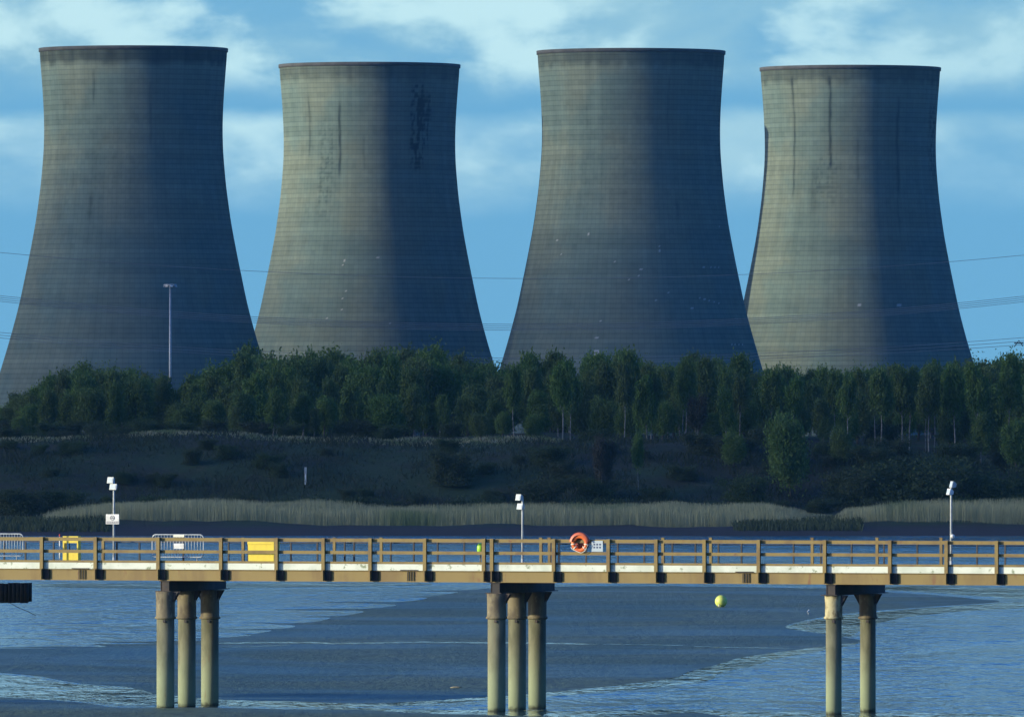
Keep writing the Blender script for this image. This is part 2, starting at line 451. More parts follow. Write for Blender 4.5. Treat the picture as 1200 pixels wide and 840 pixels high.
def cooling_tower(px_c, y_top, Y, scale, label, seed, cracks, blots, specks, sooty):
    rng = np.random.default_rng(seed)
    ztop = at(px_c, y_top, Y).z
    base_z = 5.6
    H = ztop - base_z
    root = empty('cooling_tower', (at(px_c, y_top, Y).x, Y, base_z))
    tag(root, label, 'cooling tower', 'row of four concrete cooling towers')
    NA, NH = 420, 300
    a = np.linspace(0, 2 * PI, NA + 1)
    h = np.linspace(0, H - 1.1, NH + 1)
    A, Hh = np.meshgrid(a, h)
    below = (H - Hh) / scale
    rad = smooth_prof(np.clip(below, 0, 116)) * scale
    # angle 0 faces the camera, runs to the right
    X = rad * np.sin(A); Yv = -rad * np.cos(A)
    co = np.stack([X, Yv, Hh], -1).reshape(-1, 3)
    u = A / (2 * PI); v = Hh / H
    st = 0.10 * vnoise(u, v, rng, 60, 14) + 0.20 * vnoise(u, v, rng, 150, 3) * (0.4 + 0.6 * v) + 0.12 * vnoise(u, v, rng, 9, 40)
    st += sooty * np.clip((Hh - (H - 5.2 - 1.5 * vnoise(u, v, rng, 90, 2))) / 2.0, 0, 1)
    st += 0.10 * np.clip(1 - Hh / 45.0, 0, 1)
    circ = 2 * PI * 27
    pale = np.zeros_like(st)
    half = lambda f: np.arcsin(np.clip(f, -1, 1))   # fraction of the radius -> angle
    for (fx, z0, z1, w, k) in cracks:                # dark vertical leak streaks
        dd = (A - half(fx) + PI) % (2 * PI) - PI
        wob = 0.07 * np.sin(Hh * 0.9 + fx * 30) + 0.12 * np.sin(Hh * 0.31 + fx * 9)
        st += k * np.exp(-((dd * 27 + wob) / w) ** 2) * np.clip((Hh - z0) / 3, 0, 1) * np.clip((z1 - Hh) / 2, 0, 1) * (0.6 + 0.5 * vnoise(u, v, rng, 200, 60))
    for (fx, z0, z1, w, k) in blots:                 # broad patches broken up along the lifts
        dd = ((A - half(fx) + PI) % (2 * PI) - PI) * 27
        zc = (z0 + z1) / 2
        e = np.exp(-(dd / w) ** 4 - ((Hh - zc) / ((z1 - z0) / 2)) ** 6)
        br = np.clip((vnoise(u, v, rng, 260, 80) - 0.35) * 3, 0, 1) * (0.35 + 0.65 * np.clip(np.sin(Hh * 2 * PI / 1.45) * 1.5 + 0.6, 0, 1))
        st += k * e * br
    for (fx, z, w, hh) in specks:                    # pale repair patches
        dd = ((A - half(fx) + PI) % (2 * PI) - PI) * rad
        pale = np.maximum(pale, ((np.abs(dd) < w) & (np.abs(Hh - z) < hh)).astype(float))
    st = np.clip(st, 0, 1)
    me = bpy.data.meshes.new('shell')
    nv = (NA + 1) * (NH + 1)
    idx = np.arange(nv).reshape(NH + 1, NA + 1)
    quads = np.stack([idx[:-1, :-1], idx[:-1, 1:], idx[1:, 1:], idx[1:, :-1]], -1).reshape(-1, 4)
    # inner wall
    NB, NK = 96, 40
    a2 = np.linspace(0, 2 * PI, NB + 1); h2 = np.linspace(0, H - 1.1, NK + 1)
    A2, H2 = np.meshgrid(a2, h2)
    r2 = smooth_prof(np.clip((H - H2) / scale, 0, 116)) * scale - 0.7
    co2 = np.stack([r2 * np.sin(A2), -r2 * np.cos(A2), H2], -1).reshape(-1, 3)
    idx2 = np.arange(len(co2)).reshape(NK + 1, NB + 1) + nv
    q2 = np.stack([idx2[:-1, :-1], idx2[1:, :-1], idx2[1:, 1:], idx2[:-1, 1:]], -1).reshape(-1, 4)
    allco = np.concatenate([co, co2]).astype(np.float32); allq = np.concatenate([quads, q2]).astype(np.int32)
    me.vertices.add(len(allco)); me.vertices.foreach_set('co', allco.ravel())
    me.loops.add(allq.size); me.loops.foreach_set('vertex_index', allq.ravel())
    me.polygons.add(len(allq)); me.polygons.foreach_set('loop_start', np.arange(0, allq.size, 4, dtype=np.int32))
    me.polygons.foreach_set('use_smooth', np.ones(len(allq), bool))
    me.update(calc_edges=True)
    z2 = np.zeros(len(co2))
    for nm, arr in (('arc', (u * 132).ravel()), ('hgt', Hh.ravel()), ('stain', st.ravel()), ('pale', pale.ravel())):
        at_ = me.attributes.new(nm, 'FLOAT', 'POINT')
        at_.data.foreach_set('value', np.concatenate([arr, z2]).astype(np.float32))
    me.materials.append(TMAT); me.materials.append(inner_mat)
    me.polygons.foreach_set('material_index', np.concatenate([np.zeros(len(quads)), np.ones(len(q2))]).astype(np.int32))
    link_mesh('shell', me, root)
    # the thick lip at the mouth
    rt = smooth_prof(np.array([0.5]))[0] * scale
    rim = MB()
    rim.lathe([(rt - 0.75, H - 1.1), (rt + 0.28, H - 1.1), (rt + 0.34, H - 0.1), (rt + 0.2, H), (rt - 0.75, H), (rt - 0.75, H - 1.1)], n=144, caps=False)
    rim.build('rim', RIM, root)
    return root

RIM = worn('rim_concrete', (0.07, 0.07, 0.065), (0.05, 0.05, 0.045), 0.5, 0.9)
rs = random.Random(11)
sp3 = [(rs.uniform(-0.8, 0.9), rs.uniform(26, 62), rs.choice((0.22, 0.3, 0.4)), rs.choice((0.18, 0.25))) for _ in range(16)]
sp3 += [(0.64 + 0.035 * i, 50.0 + rs.uniform(-.1, .1), 0.26, 0.16) for i in range(6)] + [(0.6 + 0.04 * i, 41 - 0.4 * i, 0.35, 0.2) for i in range(5)] + [(0.8 + 0.03 * i, 27.2, 0.3, 0.18) for i in range(4)] + [(-0.28, 24.8, 0.6, 0.9)]
sp2 = [(rs.uniform(-0.55, 0.2), rs.uniform(34, 55), rs.choice((0.22, 0.3)), 0.2) for _ in range(9)]
Y1, Y2, Y3, Y4 = 3200.0, 3330.0, 3206.0, 3340.0
cooling_tower(156.3, 57, Y1, 1.0, 'leftmost cooling tower, tall, darker grey with a sooty rim, behind the floodlight mast', 3,
              [(-0.4, 96, 108, 0.35, 0.5), (0.22, 84, 104, 0.4, 0.4), (-0.42, 62, 72, 0.7, 0.35), (-0.63, 70, 80, 0.4, 0.2)],
              [(0.99, 70, 100, 3.0, 0.5), (-0.2, 60, 95, 9.0, 0.12)], [], 0.62)
cooling_tower(433, 76, Y2, 1.0, 'second cooling tower from left, palest sunlit side, black patch high on its shaded side', 5,
              [(-0.68, 84, 104, 0.35, 0.5), (-0.33, 78, 102, 0.4, 0.7), (-0.05, 80, 92, 0.4, 0.35)],
              [(0.56, 82, 106, 2.2, 2.6), (0.64, 88, 104, 2.6, 1.3), (-0.48, 66, 96, 3.0, 0.4)], sp2, 0.42)
cooling_tower(739.5, 60, Y3, 1.0, 'third cooling tower from the left, tall, peppered with small white repair patches low down', 8,
              [(0.4, 84, 106, 0.35, 0.4), (0.47, 62, 70, 0.4, 0.35), (-0.5, 88, 98, 0.5, 0.2)],
              [(0.99, 74, 102, 2.6, 0.75), (-0.3, 60, 96, 8.0, 0.12)], sp3, 0.45)
cooling_tower(996.5, 79.5, Y4, 1.0, 'rightmost cooling tower, streaked by long dark vertical cracks below its rim', 12,
              [(-0.67, 72, 110, 0.4, 0.75), (-0.26, 80, 110, 0.4, 0.85), (0.52, 72, 104, 0.45, 0.6), (0.06, 76, 92, 0.4, 0.35), (0.5, 60, 74, 0.4, 0.25), (-0.45, 66, 82, 1.4, 0.25)],
              [(0.95, 78, 102, 4.0, 0.65), (-0.3, 70, 86, 4.0, 0.35)], [(0.05, 40, .5, .4), (0.42, 40, 0.9, 0.3)], 0.5)

# ------------------------------------------------------------------ unseen clouds added along the sun line to shade far bank and towers
def vol_mat(name, density):
    m = bpy.data.materials.new(name); m.use_nodes = True
    nt = m.node_tree; nt.nodes.remove(nt.nodes['Principled BSDF'])
    v = nt.nodes.new('ShaderNodeVolumePrincipled')
    v.inputs['Color'].default_value = (0.95, 0.96, 1.0, 1); v.inputs['Density'].default_value = density
    nt.links.new(v.outputs[0], nt.nodes['Material Output'].inputs['Volume'])
    return m
SHADE_CLOUD_THICK = vol_mat('shade_cloud_vapour', 0.0080)
SHADE_CLOUD_THIN = vol_mat('thin_shade_cloud_vapour', 0.0017)
def shade_cloud(target, half_y, half_w, half_d, L, seed, mat=SHADE_CLOUD_THICK):
    import bmesh
    bm = bmesh.new()
    bmesh.ops.create_icosphere(bm, subdivisions=5, radius=1.0)
    for v in bm.verts:
        p_ = v.co.copy()
        k = 1 + 0.20 * mnoise.fractal(p_ * 2.0 + Vector((seed, 0, 0)), 1.0, 2.0, 5)
        v.co = Vector((p_.x * half_d * k, p_.y * half_y * k, p_.z * half_w * k))
    me = bpy.data.meshes.new('shade_cloud'); bm.to_mesh(me); bm.free()
    me.polygons.foreach_set('use_smooth', np.ones(len(me.polygons), bool))
    me.materials.append(mat)
    o = link_mesh('shade_cloud', me)
    o.location = Vector(target) + sdir * L
    return tag(o, kind='structure')
# long low bank added out of view between the sun and the far shore
for i, (yy, zt, hy) in enumerate(((1330, 6, 240), (1700, 10, 240), (2100, 12, 240), (2500, 14, 240), (2830, 18, 200))):
    shade_cloud((0, yy, zt), hy, 85, 160, 3400 + 430 * (i % 2), i * 3.1)
SHADE_CLOUD_MID = vol_mat('light_shade_cloud_vapour', 0.0055)  # lighter unseen clouds, added to dim chosen parts of the towers
shade_cloud((-75, 3165, -22), 100, 88, 150, 4400, 17.0, SHADE_CLOUD_MID)
shade_cloud((70, 3180, -14), 100, 84, 150, 4900, 23.0, SHADE_CLOUD_MID)
shade_cloud((-43, 3332, -30), 75, 92, 150, 4700, 41.0, SHADE_CLOUD_MID)
shade_cloud((0, 3170, 75), 120, 110, 160, 5600, 31.0, SHADE_CLOUD_THIN)

# ------------------------------------------------------------------ vegetation
def leaf_mat(name, c1, c2, c3):
    m = bpy.data.materials.new(name); m.use_nodes = True
    n = NT(m.node_tree); b = m.node_tree.nodes['Principled BSDF']
    b.inputs['Roughness'].default_value = 0.7; b.inputs['Specular IOR Level'].default_value = 0.2
    oi = n.n('ShaderNodeObjectInfo')
    p = n.pos()
    f = n.ss(n.noise(p, 0.55, 4, 0.6), 0.38, 0.64)
    c = n.mix(f, c1, c2)
    c = n.mix(n.m('MULTIPLY', oi.outputs['Random'], 0.75), c, c3)
    n.put(b.inputs['Base Color'], c)
    tr = n.n('ShaderNodeBsdfTranslucent'); n.put(tr.inputs[0], c)
    mx = n.n('ShaderNodeMixShader'); mx.inputs[0].default_value = 0.35
    n.nt.links.new(b.outputs[0], mx.inputs[1]); n.nt.links.new(tr.outputs[0], mx.inputs[2])
    n.nt.links.new(mx.outputs[0], m.node_tree.nodes['Material Output'].inputs[0])
    return m
LEAF_A = leaf_mat('spring_leaves', (0.08, 0.16, 0.03), (0.13, 0.21, 0.05), (0.095, 0.115, 0.045))
LEAF_B = leaf_mat('dark_leaves', (0.038, 0.07, 0.025), (0.065, 0.10, 0.036), (0.05, 0.06, 0.036))
LEAF_C = leaf_mat('bare_twigs', (0.055, 0.048, 0.04), (0.07, 0.06, 0.048), (0.05, 0.055, 0.035))
BARK_P = worn('birch_bark', (0.26, 0.25, 0.22), (0.09, 0.08, 0.07), 1.6, 0.85)
BARK_D = worn('dark_bark', (0.07, 0.06, 0.05), (0.11, 0.095, 0.08), 2.0, 0.9)

def tree_proto(kind, seed):
    """meshes of a 10 m tree standing at the origin: (trunk, crown)"""
    rg = random.Random(seed); nr = np.random.default_rng(seed)
    tb = MB(); tips = []
    H = 10.0
    stems = {'stand': 1, 'birch': 1, 'clump': 4, 'alder': 2, 'bush': 7}[kind]
    for s in range(stems):
        ang = rg.uniform(0, 2 * PI); lean = {'stand': 0.05, 'birch': 0.06, 'clump': 0.38, 'alder': 0.14, 'bush': 0.75}[kind] * rg.uniform(0.6, 1.1)
        top = H * {'stand': 0.95, 'birch': 0.94, 'clump': 0.82, 'alder': 0.86, 'bush': 0.62}[kind] * rg.uniform(0.86, 1.0)
        ph = rg.uniform(0, 6)
        pts = []
        for i in range(9):
            f = i / 8
            pts.append(Vector((math.cos(ang) * lean * top * f ** 1.2 + 0.18 * math.sin(ph + f * 5), math.sin(ang) * lean * top * f ** 1.2 + 0.18 * math.cos(ph + f * 4), top * f)))
        r0 = {'stand': 0.13, 'birch': 0.17, 'clump': 0.13, 'alder': 0.16, 'bush': 0.09}[kind]
        tb.tube(pts, [r0 * (1 - 0.85 * i / 8) for i in range(9)], 6)
        tips.append(pts[-1])
        nb = {'stand': 16, 'birch': 22, 'clump': 9, 'alder': 15, 'bush': 8}[kind]
        for k in range(nb):
            f = {'stand': 0.44, 'birch': 0.2, 'clump': 0.33, 'alder': 0.12, 'bush': 0.12}[kind] + (0.95 - 0.16) * (k + rg.random()) / nb * (0.66 if kind == 'stand' else 1)
            f = min(f, 0.97)
            i = min(int(f * 8), 7); q0 = pts[i].lerp(pts[i + 1], f * 8 - i)
            a = rg.uniform(0, 2 * PI)
            L = {'stand': 3.0, 'birch': 2.7, 'clump': 2.4, 'alder': 3.2, 'bush': 2.2}[kind] * (1.08 - f * 0.75) * rg.uniform(0.7, 1.15)
            rise = rg.uniform(0.6, 1.7)
            dv = Vector((math.cos(a), math.sin(a), rise)).normalized()
            q1 = q0 + dv * L * 0.5; q2 = q0 + dv * L + Vector((0, 0, 0.15 * L))
            tb.tube([q0, q1, q2], [0.05, 0.03, 0.012], 4, caps=False)
            tips += [q1, q2, q2 + Vector((rg.uniform(-.5, .5), rg.uniform(-.5, .5), rg.uniform(0, .7)))]
            for j in range(2):
                dv2 = (dv + Vector((rg.uniform(-.8, .8), rg.uniform(-.8, .8), rg.uniform(-.1, .7)))).normalized()
                q3 = q1 + dv2 * L * 0.55
                tb.tube([q1, q3], [0.022, 0.008], 3, caps=False)
                tips.append(q3)
    T = np.array([tuple(t) for t in tips])
    if kind == 'bush':
        cc = nr.normal(0, 1, (13, 3)); cc /= np.linalg.norm(cc, axis=1)[:, None]; cc *= nr.uniform(0.35, 0.85, (13, 1))
        cc = cc * np.array([3.4, 3.4, 6.4]); cc[:, 2] = np.abs(cc[:, 2])
        q = np.repeat(cc, 13, axis=0) + nr.normal(0, 1, (169, 3)) * np.array([0.95, 0.95, 1.1])
        T = np.concatenate([T[::3], q])
    per = {'stand': 80, 'birch': 105, 'clump': 110, 'alder': 120, 'bush': 70}[kind]
    dens = nr.integers(per // 3, int(per * 1.5), len(T))
    C = np.repeat(T, dens, axis=0)
    sig = {'stand': (0.4, 0.4, 0.6), 'birch': (0.38, 0.38, 0.7), 'clump': (0.55, 0.55, 0.7), 'alder': (0.55, 0.55, 0.75), 'bush': (0.55, 0.55, 0.55)}[kind]
    C = C + nr.normal(0, 1, C.shape) * np.array(sig)
    C[:, 2] = np.clip(C[:, 2], 0.15, None)
    if kind != 'bush':      # upright twigs that fray the outline
        tw = T[nr.integers(0, len(T), 260)] + nr.normal(0, 0.35, (260, 3))
        ln = nr.uniform(0.5, 1.5, 260)
        st_ = nr.random((260, 16))
        dirs = np.stack([nr.normal(0, 0.28, 260), nr.normal(0, 0.28, 260), np.ones(260)], -1)
        tc = tw[:, None, :] + dirs[:, None, :] * (st_ * ln[:, None])[:, :, None] + nr.normal(0, 0.06, (260, 16, 3))
        C = np.concatenate([C, tc.reshape(-1, 3)])
    C[:, 2] = np.clip(C[:, 2], 0.15, None)
    N = len(C)
    # small leaf sprays: quads, mostly upright, of random turn
    az = nr.uniform(0, 2 * PI, N); size = nr.uniform(0.045, 0.115, N); asp = nr.uniform(1.0, 2.2, N)
    U = np.stack([np.cos(az), np.sin(az), nr.normal(0, 0.35, N)], -1)
    V = np.stack([nr.normal(0, 0.5, N), nr.normal(0, 0.5, N), np.ones(N)], -1)
    U /= np.linalg.norm(U, axis=1)[:, None]; V /= np.linalg.norm(V, axis=1)[:, None]
    U = U * size[:, None]; V = V * (size * asp)[:, None]
    P = np.stack([C - U - V * 0.6, C + U * 0.8 - V, C + U + V * 0.7, C - U * 0.7 + V], 1)
    pale = kind in ('birch', 'clump', 'stand')
    lm = {'stand': LEAF_A, 'birch': LEAF_A, 'clump': LEAF_C, 'alder': LEAF_A, 'bush': LEAF_B}[kind]
    to = tb.build('trunk', BARK_P if pale else BARK_D); tme = to.data
    co = quads_mesh('crown', P, lm); cme = co.data
    bpy.data.objects.remove(to); bpy.data.objects.remove(co)
    return tme, cme

PROTO = {k: [tree_proto(k, 100 * i + j) for j in range(c)] for i, (k, c) in enumerate((('birch', 4), ('alder', 4), ('clump', 2), ('bush', 4), ('stand', 4)))}

def plant(kind, name, x, y, h, w, label, cat, group, rs, crown_mat=None, sink=0.1):
    """w: width factor against the height"""
    tme, cme = rs.choice(PROTO[kind])
    root = empty(name, (x, y, gz(x, y) - sink), rs.uniform(0, 2 * PI))
    root.scale = (h / 10 * w, h / 10 * w, h / 10)
    tag(root, label, cat, group)
    t = link_mesh('trunk', tme, root); c = link_mesh('crown', cme, root)
    return root

SKY = [(-200, 470), (0, 474), (30, 455), (60, 437), (100, 428), (150, 428), (195, 441), (215, 446), (250, 428), (300, 409), (350, 416), (400, 420), (450, 413), (500, 408), (560, 424), (600, 428),
       (620, 416), (700, 418), (735, 411), (770, 428), (800, 420), (850, 420), (880, 428), (950, 430), (1000, 430), (1060, 426), (1130, 428), (1165, 417), (1200, 420), (1500, 420)]
SX = [q[0] for q in SKY]; SYY = [q[1] for q in SKY]
def landmark(px):
    for a, t in ((45, "leftmost tower's left edge"), (110, "leftmost tower's left part"), (185, "leftmost tower's middle"), (215, "the floodlight mast"), (290, "leftmost tower's right part"),
                 (325, "overlap of first and second towers"), (380, "second tower's left part"), (440, "second tower's middle"), (510, "second tower's right part"), (565, "second tower's right edge"),
                 (612, "sky gap between middle towers"), (670, "third tower's left part"), (735, "third tower's middle"), (800, "third tower's right part"), (865, "third tower's right edge"),
                 (910, "overlap of third and fourth towers"), (970, "rightmost tower's left part"), (1030, "rightmost tower's middle"), (1095, "rightmost tower's right part"), (1145, "rightmost tower's right edge")):
        if px < a: return t
    return "open sky right of the towers"

rs = random.Random(77)
made = {}
rows = [(1256, 0.36, 'front edge'), (1270, 0.56, 'second line'), (1288, 0.74, 'third line'), (1312, 0.9, 'middle'), (1340, 1.0, 'back'), (1370, 1.0, 'rear skyline'), (1400, 1.0, 'farthest row')]
for ri, (yy, frac, rowname) in enumerate(rows):
    half = 740 / F * yy
    x = -half + rs.uniform(0, 3)
    while x < half:
        y = yy + rs.uniform(-9, 9)
        px = 600 + F * x / y
        syp = float(np.interp(px, SX, SYY)) + rs.uniform(-1, 7)
        ztop = CAM_Z + (HORIZON - syp) / F * y
        full = ztop - gz(x, y)
        h = full * frac * rs.uniform(0.93, 1.03)
        kind = rs.choices(('birch', 'alder', 'bush'), (0.5, 0.42, 0.08 if ri > 0 else 0.5))[0]
        if px < 260 and ri < 2: kind = 'bush' if rs.random() < 0.75 else 'alder'
        if px > 600 and ri < 3 and rs.random() < 0.5:
            kind = 'stand'; h = full * rs.uniform(0.80, 0.98)
        if kind == 'bush': h = max(2.6, h * (0.62 if ri > 0 else 0.8))
        if h > 2.5:
            desc = {'stand': 'bare-stemmed birch', 'birch': 'slender birch', 'alder': 'broad bushy tree', 'bush': 'low dark bush'}[kind]
            size = 'tall ' if h > 9 else ('short ' if h < 6.5 else '')
            lab = f"{size}{desc} in the wood's {rowname}, before {landmark(px)}"
            plant(kind, 'dark_bush' if kind == 'bush' else ('alder_tree' if kind == 'alder' else 'birch_tree'), x, y, h, {'stand': 0.75, 'birch': 0.92, 'alder': 1.0, 'bush': 1.3}[kind] * rs.uniform(0.85, 1.15) * (1.0 if h > 6 else 1.25), lab,
                  'bush' if kind == 'bush' else 'tree', lab.replace('bush ', 'bushes ').replace('birch ', 'birches ').replace('tree ', 'trees '), rs)
        x += rs.uniform(2.3, 4.0)

def planted(kind, name, px, Y, top, w, label, cat, group=None):
    p = at(px, top, Y)
    h = p.z - gz(p.x, Y)
    return plant(kind, name, p.x, Y, h, w, label, cat, group, rs)
# trees and bushes one can tell apart on and below the embankment
planted('clump', 'birch_tree', 817, 1252, 462, 0.75, 'white-stemmed birch with spreading forked trunks at the wood edge below the third tower', 'tree')
planted('birch', 'birch_tree', 757, 1254, 440, 0.8, 'single bright white birch trunk at the wood edge, left of the forked birch', 'tree')
planted('birch', 'birch_tree', 852, 1252, 455, 0.8, 'thin twin of white birch stems right of the forked birch', 'tree')
planted('clump', 'birch_tree', 706, 1214, 512, 0.55, 'pale thin birch growing on the embankment slope above the lifebuoy', 'tree')
planted('stand', 'birch_tree', 748, 1216, 512, 0.55, 'slim pale birch on the embankment slope right of the lifebuoy', 'tree')
planted('alder', 'alder_tree', 928, 1218, 482, 0.95, 'green rounded tree on the embankment before the rightmost tower', 'tree')
planted('bush', 'rounded_bush', 1075, 1212, 512, 1.9, 'largest smooth domed bush, on the bank left of the right lamp post', 'bush')
planted('bush', 'rounded_bush', 1000, 1213, 528, 1.5, 'grey twiggy bush between the green rounded tree and the domed bush', 'bush')
planted('bush', 'rounded_bush', 182, 1203, 569, 1.4, 'small round green bush at the back of the reeds, right of the left lamp post', 'bush')
planted('bush', 'rounded_bush', 76, 1203, 560, 1.6, 'dark bush at the bank foot left of the left lamp post', 'bush')
planted('bush', 'rounded_bush', 22, 1201, 560, 1.9, 'broad dark bush at the bank foot at the far left', 'bush')
planted('bush', 'rounded_bush', 528, 1222, 508, 1.1, 'thin twiggy bush halfway up the slope, below the second tower', 'bush')
planted('bush', 'rounded_bush', 630, 1212, 540, 1.5, 'grey twiggy bush on the slope above the middle lamp post', 'bush')
planted('bush', 'rounded_bush', 1170, 1212, 530, 1.7, 'dark bush on the bank right of the domed bush', 'bush')
planted('bush', 'rounded_bush', 870, 1211, 540, 1.5, 'dark twiggy bush on the bank left of the green rounded tree', 'bush')
for i, (px, Yp, top, k_, lab) in enumerate(((860, 1228, 505, 'alder', 'bushy tree on the slope just left of the green rounded tree'), (985, 1230, 500, 'alder', 'bushy tree on the slope just right of the green rounded tree'),
        (1045, 1236, 500, 'bush', 'dark bush on the upper slope behind the left side of the domed bush'), (1120, 1232, 505, 'bush', 'dark bush on the upper slope behind the right side of the domed bush'),
        (1190, 1228, 490, 'alder', 'bushy tree on the slope near the right picture edge'), (1150, 1240, 488, 'birch', 'slender birch at the slope top right of the domed bush'), (895, 1240, 492, 'bush', 'dark bush at the slope top behind the green rounded tree'),
        (800, 1222, 545, 'bush', 'dark bush low on the slope right of the slim slope birch'), (675, 1220, 548, 'bush', 'dark bush low on the slope left of the pale slope birch'), (570, 1226, 535, 'bush', 'dark bush on the slope below the sky gap'),
        (1225, 1214, 520, 'bush', 'dark bush low on the bank cut by the right picture edge'))):
    planted(k_, {'alder': 'alder_tree', 'bush': 'slope_bush', 'birch': 'birch_tree'}[k_], px, Yp, top, {'alder': 1.2, 'bush': 1.6, 'birch': 0.9}[k_], lab, 'tree' if k_ != 'bush' else 'bush')
for i, (px, top, w) in enumerate(((270, 566, 1.7), (395, 568, 1.8), (455, 570, 1.6), (560, 571, 1.8), (700, 570, 1.8), (760, 574, 1.7), (960, 576, 1.8), (1140, 570, 1.8), (1215, 568, 1.8), (1030, 578, 1.7), (905, 577, 1.6), (330, 572, 1.6))):
    where = {270: 'below the right edge of the leftmost tower', 395: 'right of the white marker post', 455: 'below the middle of the second tower', 560: 'left of the middle lamp post', 700: 'below the pale slope birch', 760: 'below the slim slope birch',
             960: 'below the right flank of the rounded tree', 1140: 'behind the right lamp post', 1215: 'at the right picture edge', 1030: 'below the grey twiggy bush', 905: 'below the green rounded tree', 330: 'left of the white marker post'}[px]
    planted('bush', 'low_bush', px, 1202 + (i % 3), top, w * 1.2, f'low bush at the back of the reeds {where}', 'bush', 'low bushes behind the reeds')

k_ = 0
for px in range(20, 1190, 26):
    if abs(px - 358) < 22: continue
    Yp = rs.uniform(1212, 1238); x_ = (px + rs.uniform(-14, 14) - 600) / F * Yp
    plant('bush', 'scrub_bush', x_, Yp, rs.uniform(1.2, 2.6) * (1.5 if px > 620 else 1), rs.uniform(1.2, 2.1), f'{"low" if Yp < 1222 else ("mid-height" if Yp < 1231 else "upper")} scrub bush on the embankment slope below {landmark(px)}', 'bush', f'scrub bushes on the embankment slope below {landmark(px)}', rs)

# scrub on the slope, dry grass along the crest, reeds on the shore
def blades(name, pts, hts, wid, mat, lean, seed, label, bend=0.0):
    nr = np.random.default_rng(seed)
    P0 = np.array(pts, float); N = len(P0); h = np.array(hts)[:, None]
    az = nr.uniform(0, PI, N)
    U = np.stack([np.cos(az), 0.4 * np.sin(az), np.zeros(N)], -1) * (np.array(wid)[:, None])
    top = P0 + np.concatenate([nr.normal(0, lean, (N, 2)) * h, h], 1)
    Q = np.stack([P0 - U, P0 + U, top + U * 0.45, top - U * 0.45], 1)
    o = quads_mesh(name, Q, mat)
    tag(o, label, name.replace('_', ' '), None, 'stuff')
    return o
nr = np.random.default_rng(5)
scrub_m = leaf_mat('scrub_twigs', (0.034, 0.044, 0.027), (0.052, 0.070, 0.036), (0.04, 0.054, 0.03))
n = NT(scrub_m.node_tree)
pts = []; hts = []; wid = []
for _ in range(48000):
    y = rs.uniform(1204, 1246); x = rs.uniform(-72, 72)
    dn = mnoise.noise(Vector((x * 0.12, y * 0.12, 9)))
    if dn < rs.uniform(-0.8, 0.2): continue
    pts.append((x, y, gz(x, y) - 0.1)); hts.append(rs.uniform(0.15, 0.7) * (1 + dn)); wid.append(rs.uniform(0.03, 0.09))
blades('scrub', pts, hts, wid, scrub_m, 0.5, 3, 'dark bare brambles and scrub covering the embankment slope')
grass_m, n, b = principled('dry_grass', None, 0.85, 0, 0.2)
p = n.pos()
n.put(b.inputs['Base Color'], n.mix(n.ss(n.noise(p, 0.4, 3), 0.4, 0.6), (0.30, 0.29, 0.18), (0.14, 0.18, 0.08)))
pts = []; hts = []; wid = []
for _ in range(16000):
    px = rs.uniform(-20, 660); 
    if 110 < px < 150 and rs.random() < 0.7: continue
    y = 1245 + rs.gauss(0, 1.6)
    x = (px - 600) / F * y
    if mnoise.noise(Vector((x * 0.2, 0, 2))) < rs.uniform(-0.5, 0.3): continue
    pts.append((x, y, gz(x, y) - 0.05)); hts.append(rs.uniform(0.12, 0.36)); wid.append(rs.uniform(0.03, 0.07))
blades('grass', pts, hts, wid, grass_m, 0.4, 4, 'pale dry grass along the crest of the embankment')
reed_m, n, b = principled('dry_reed', None, 0.8, 0, 0.2)
p = n.pos()
cr = n.mix(n.ss(n.noise(n.vm('MULTIPLY', p, (1, 0.3, 0.3)), 1.2, 4, 0.6), 0.36, 0.64), (0.28, 0.285, 0.155), (0.39, 0.385, 0.22))
cr = n.mix(n.ss(n.noise(p, 0.06, 3), 0.55, 0.7), cr, (0.15, 0.20, 0.09))
n.put(b.inputs['Base Color'], cr)
def reed_h(px, y):
    """how tall the reeds stand at a place"""
    e = np.interp(px, [40, 60, 120, 840, 905, 945, 975, 990, 1060, 1300], [0, 0.45, 1, 1, 0.75, 0.25, 0.15, 0.7, 1.05, 1.05])
    return float(e)
pts = []; hts = []; wid = []
while len(pts) < 110000:
    y = rs.uniform(1166, 1199); x = rs.uniform(-66, 72)
    px = 600 + F * x / y
    k = reed_h(px, y)
    if k < 0.05: continue
    if px > 945 and y > 1188: continue
    k *= 1 + 0.14 * mnoise.noise(Vector((x * 0.10, y * 0.1, 1))) + 0.08 * mnoise.noise(Vector((x * 0.6, y * 0.4, 5)))
    if px > 975: y -= 3
    pts.append((x, y, gz(x, y) - 0.05)); hts.append(1.85 * k * rs.uniform(0.80, 1.04)); wid.append(rs.uniform(0.008, 0.018))
blades('reeds', pts, hts, wid, reed_m, 0.05, 6, 'pale dry reed bed along the far shore')
marsh_m, n, b = principled('marsh_grass', (0.055, 0.075, 0.04), 0.85, 0, 0.2)
pts = []; hts = []; wid = []
for _ in range(9000):
    px = rs.choice((rs.uniform(-30, 130), rs.uniform(860, 1010)))
    y = rs.uniform(1148, 1172); x = (px - 600) / F * y
    pts.append((x, y, gz(x, y) - 0.05)); hts.append(rs.uniform(0.3, 0.8)); wid.append(rs.uniform(0.03, 0.08))
blades('marsh_grass', pts, hts, wid, marsh_m, 0.3, 7, 'low green marsh grass between and beside the reed beds')

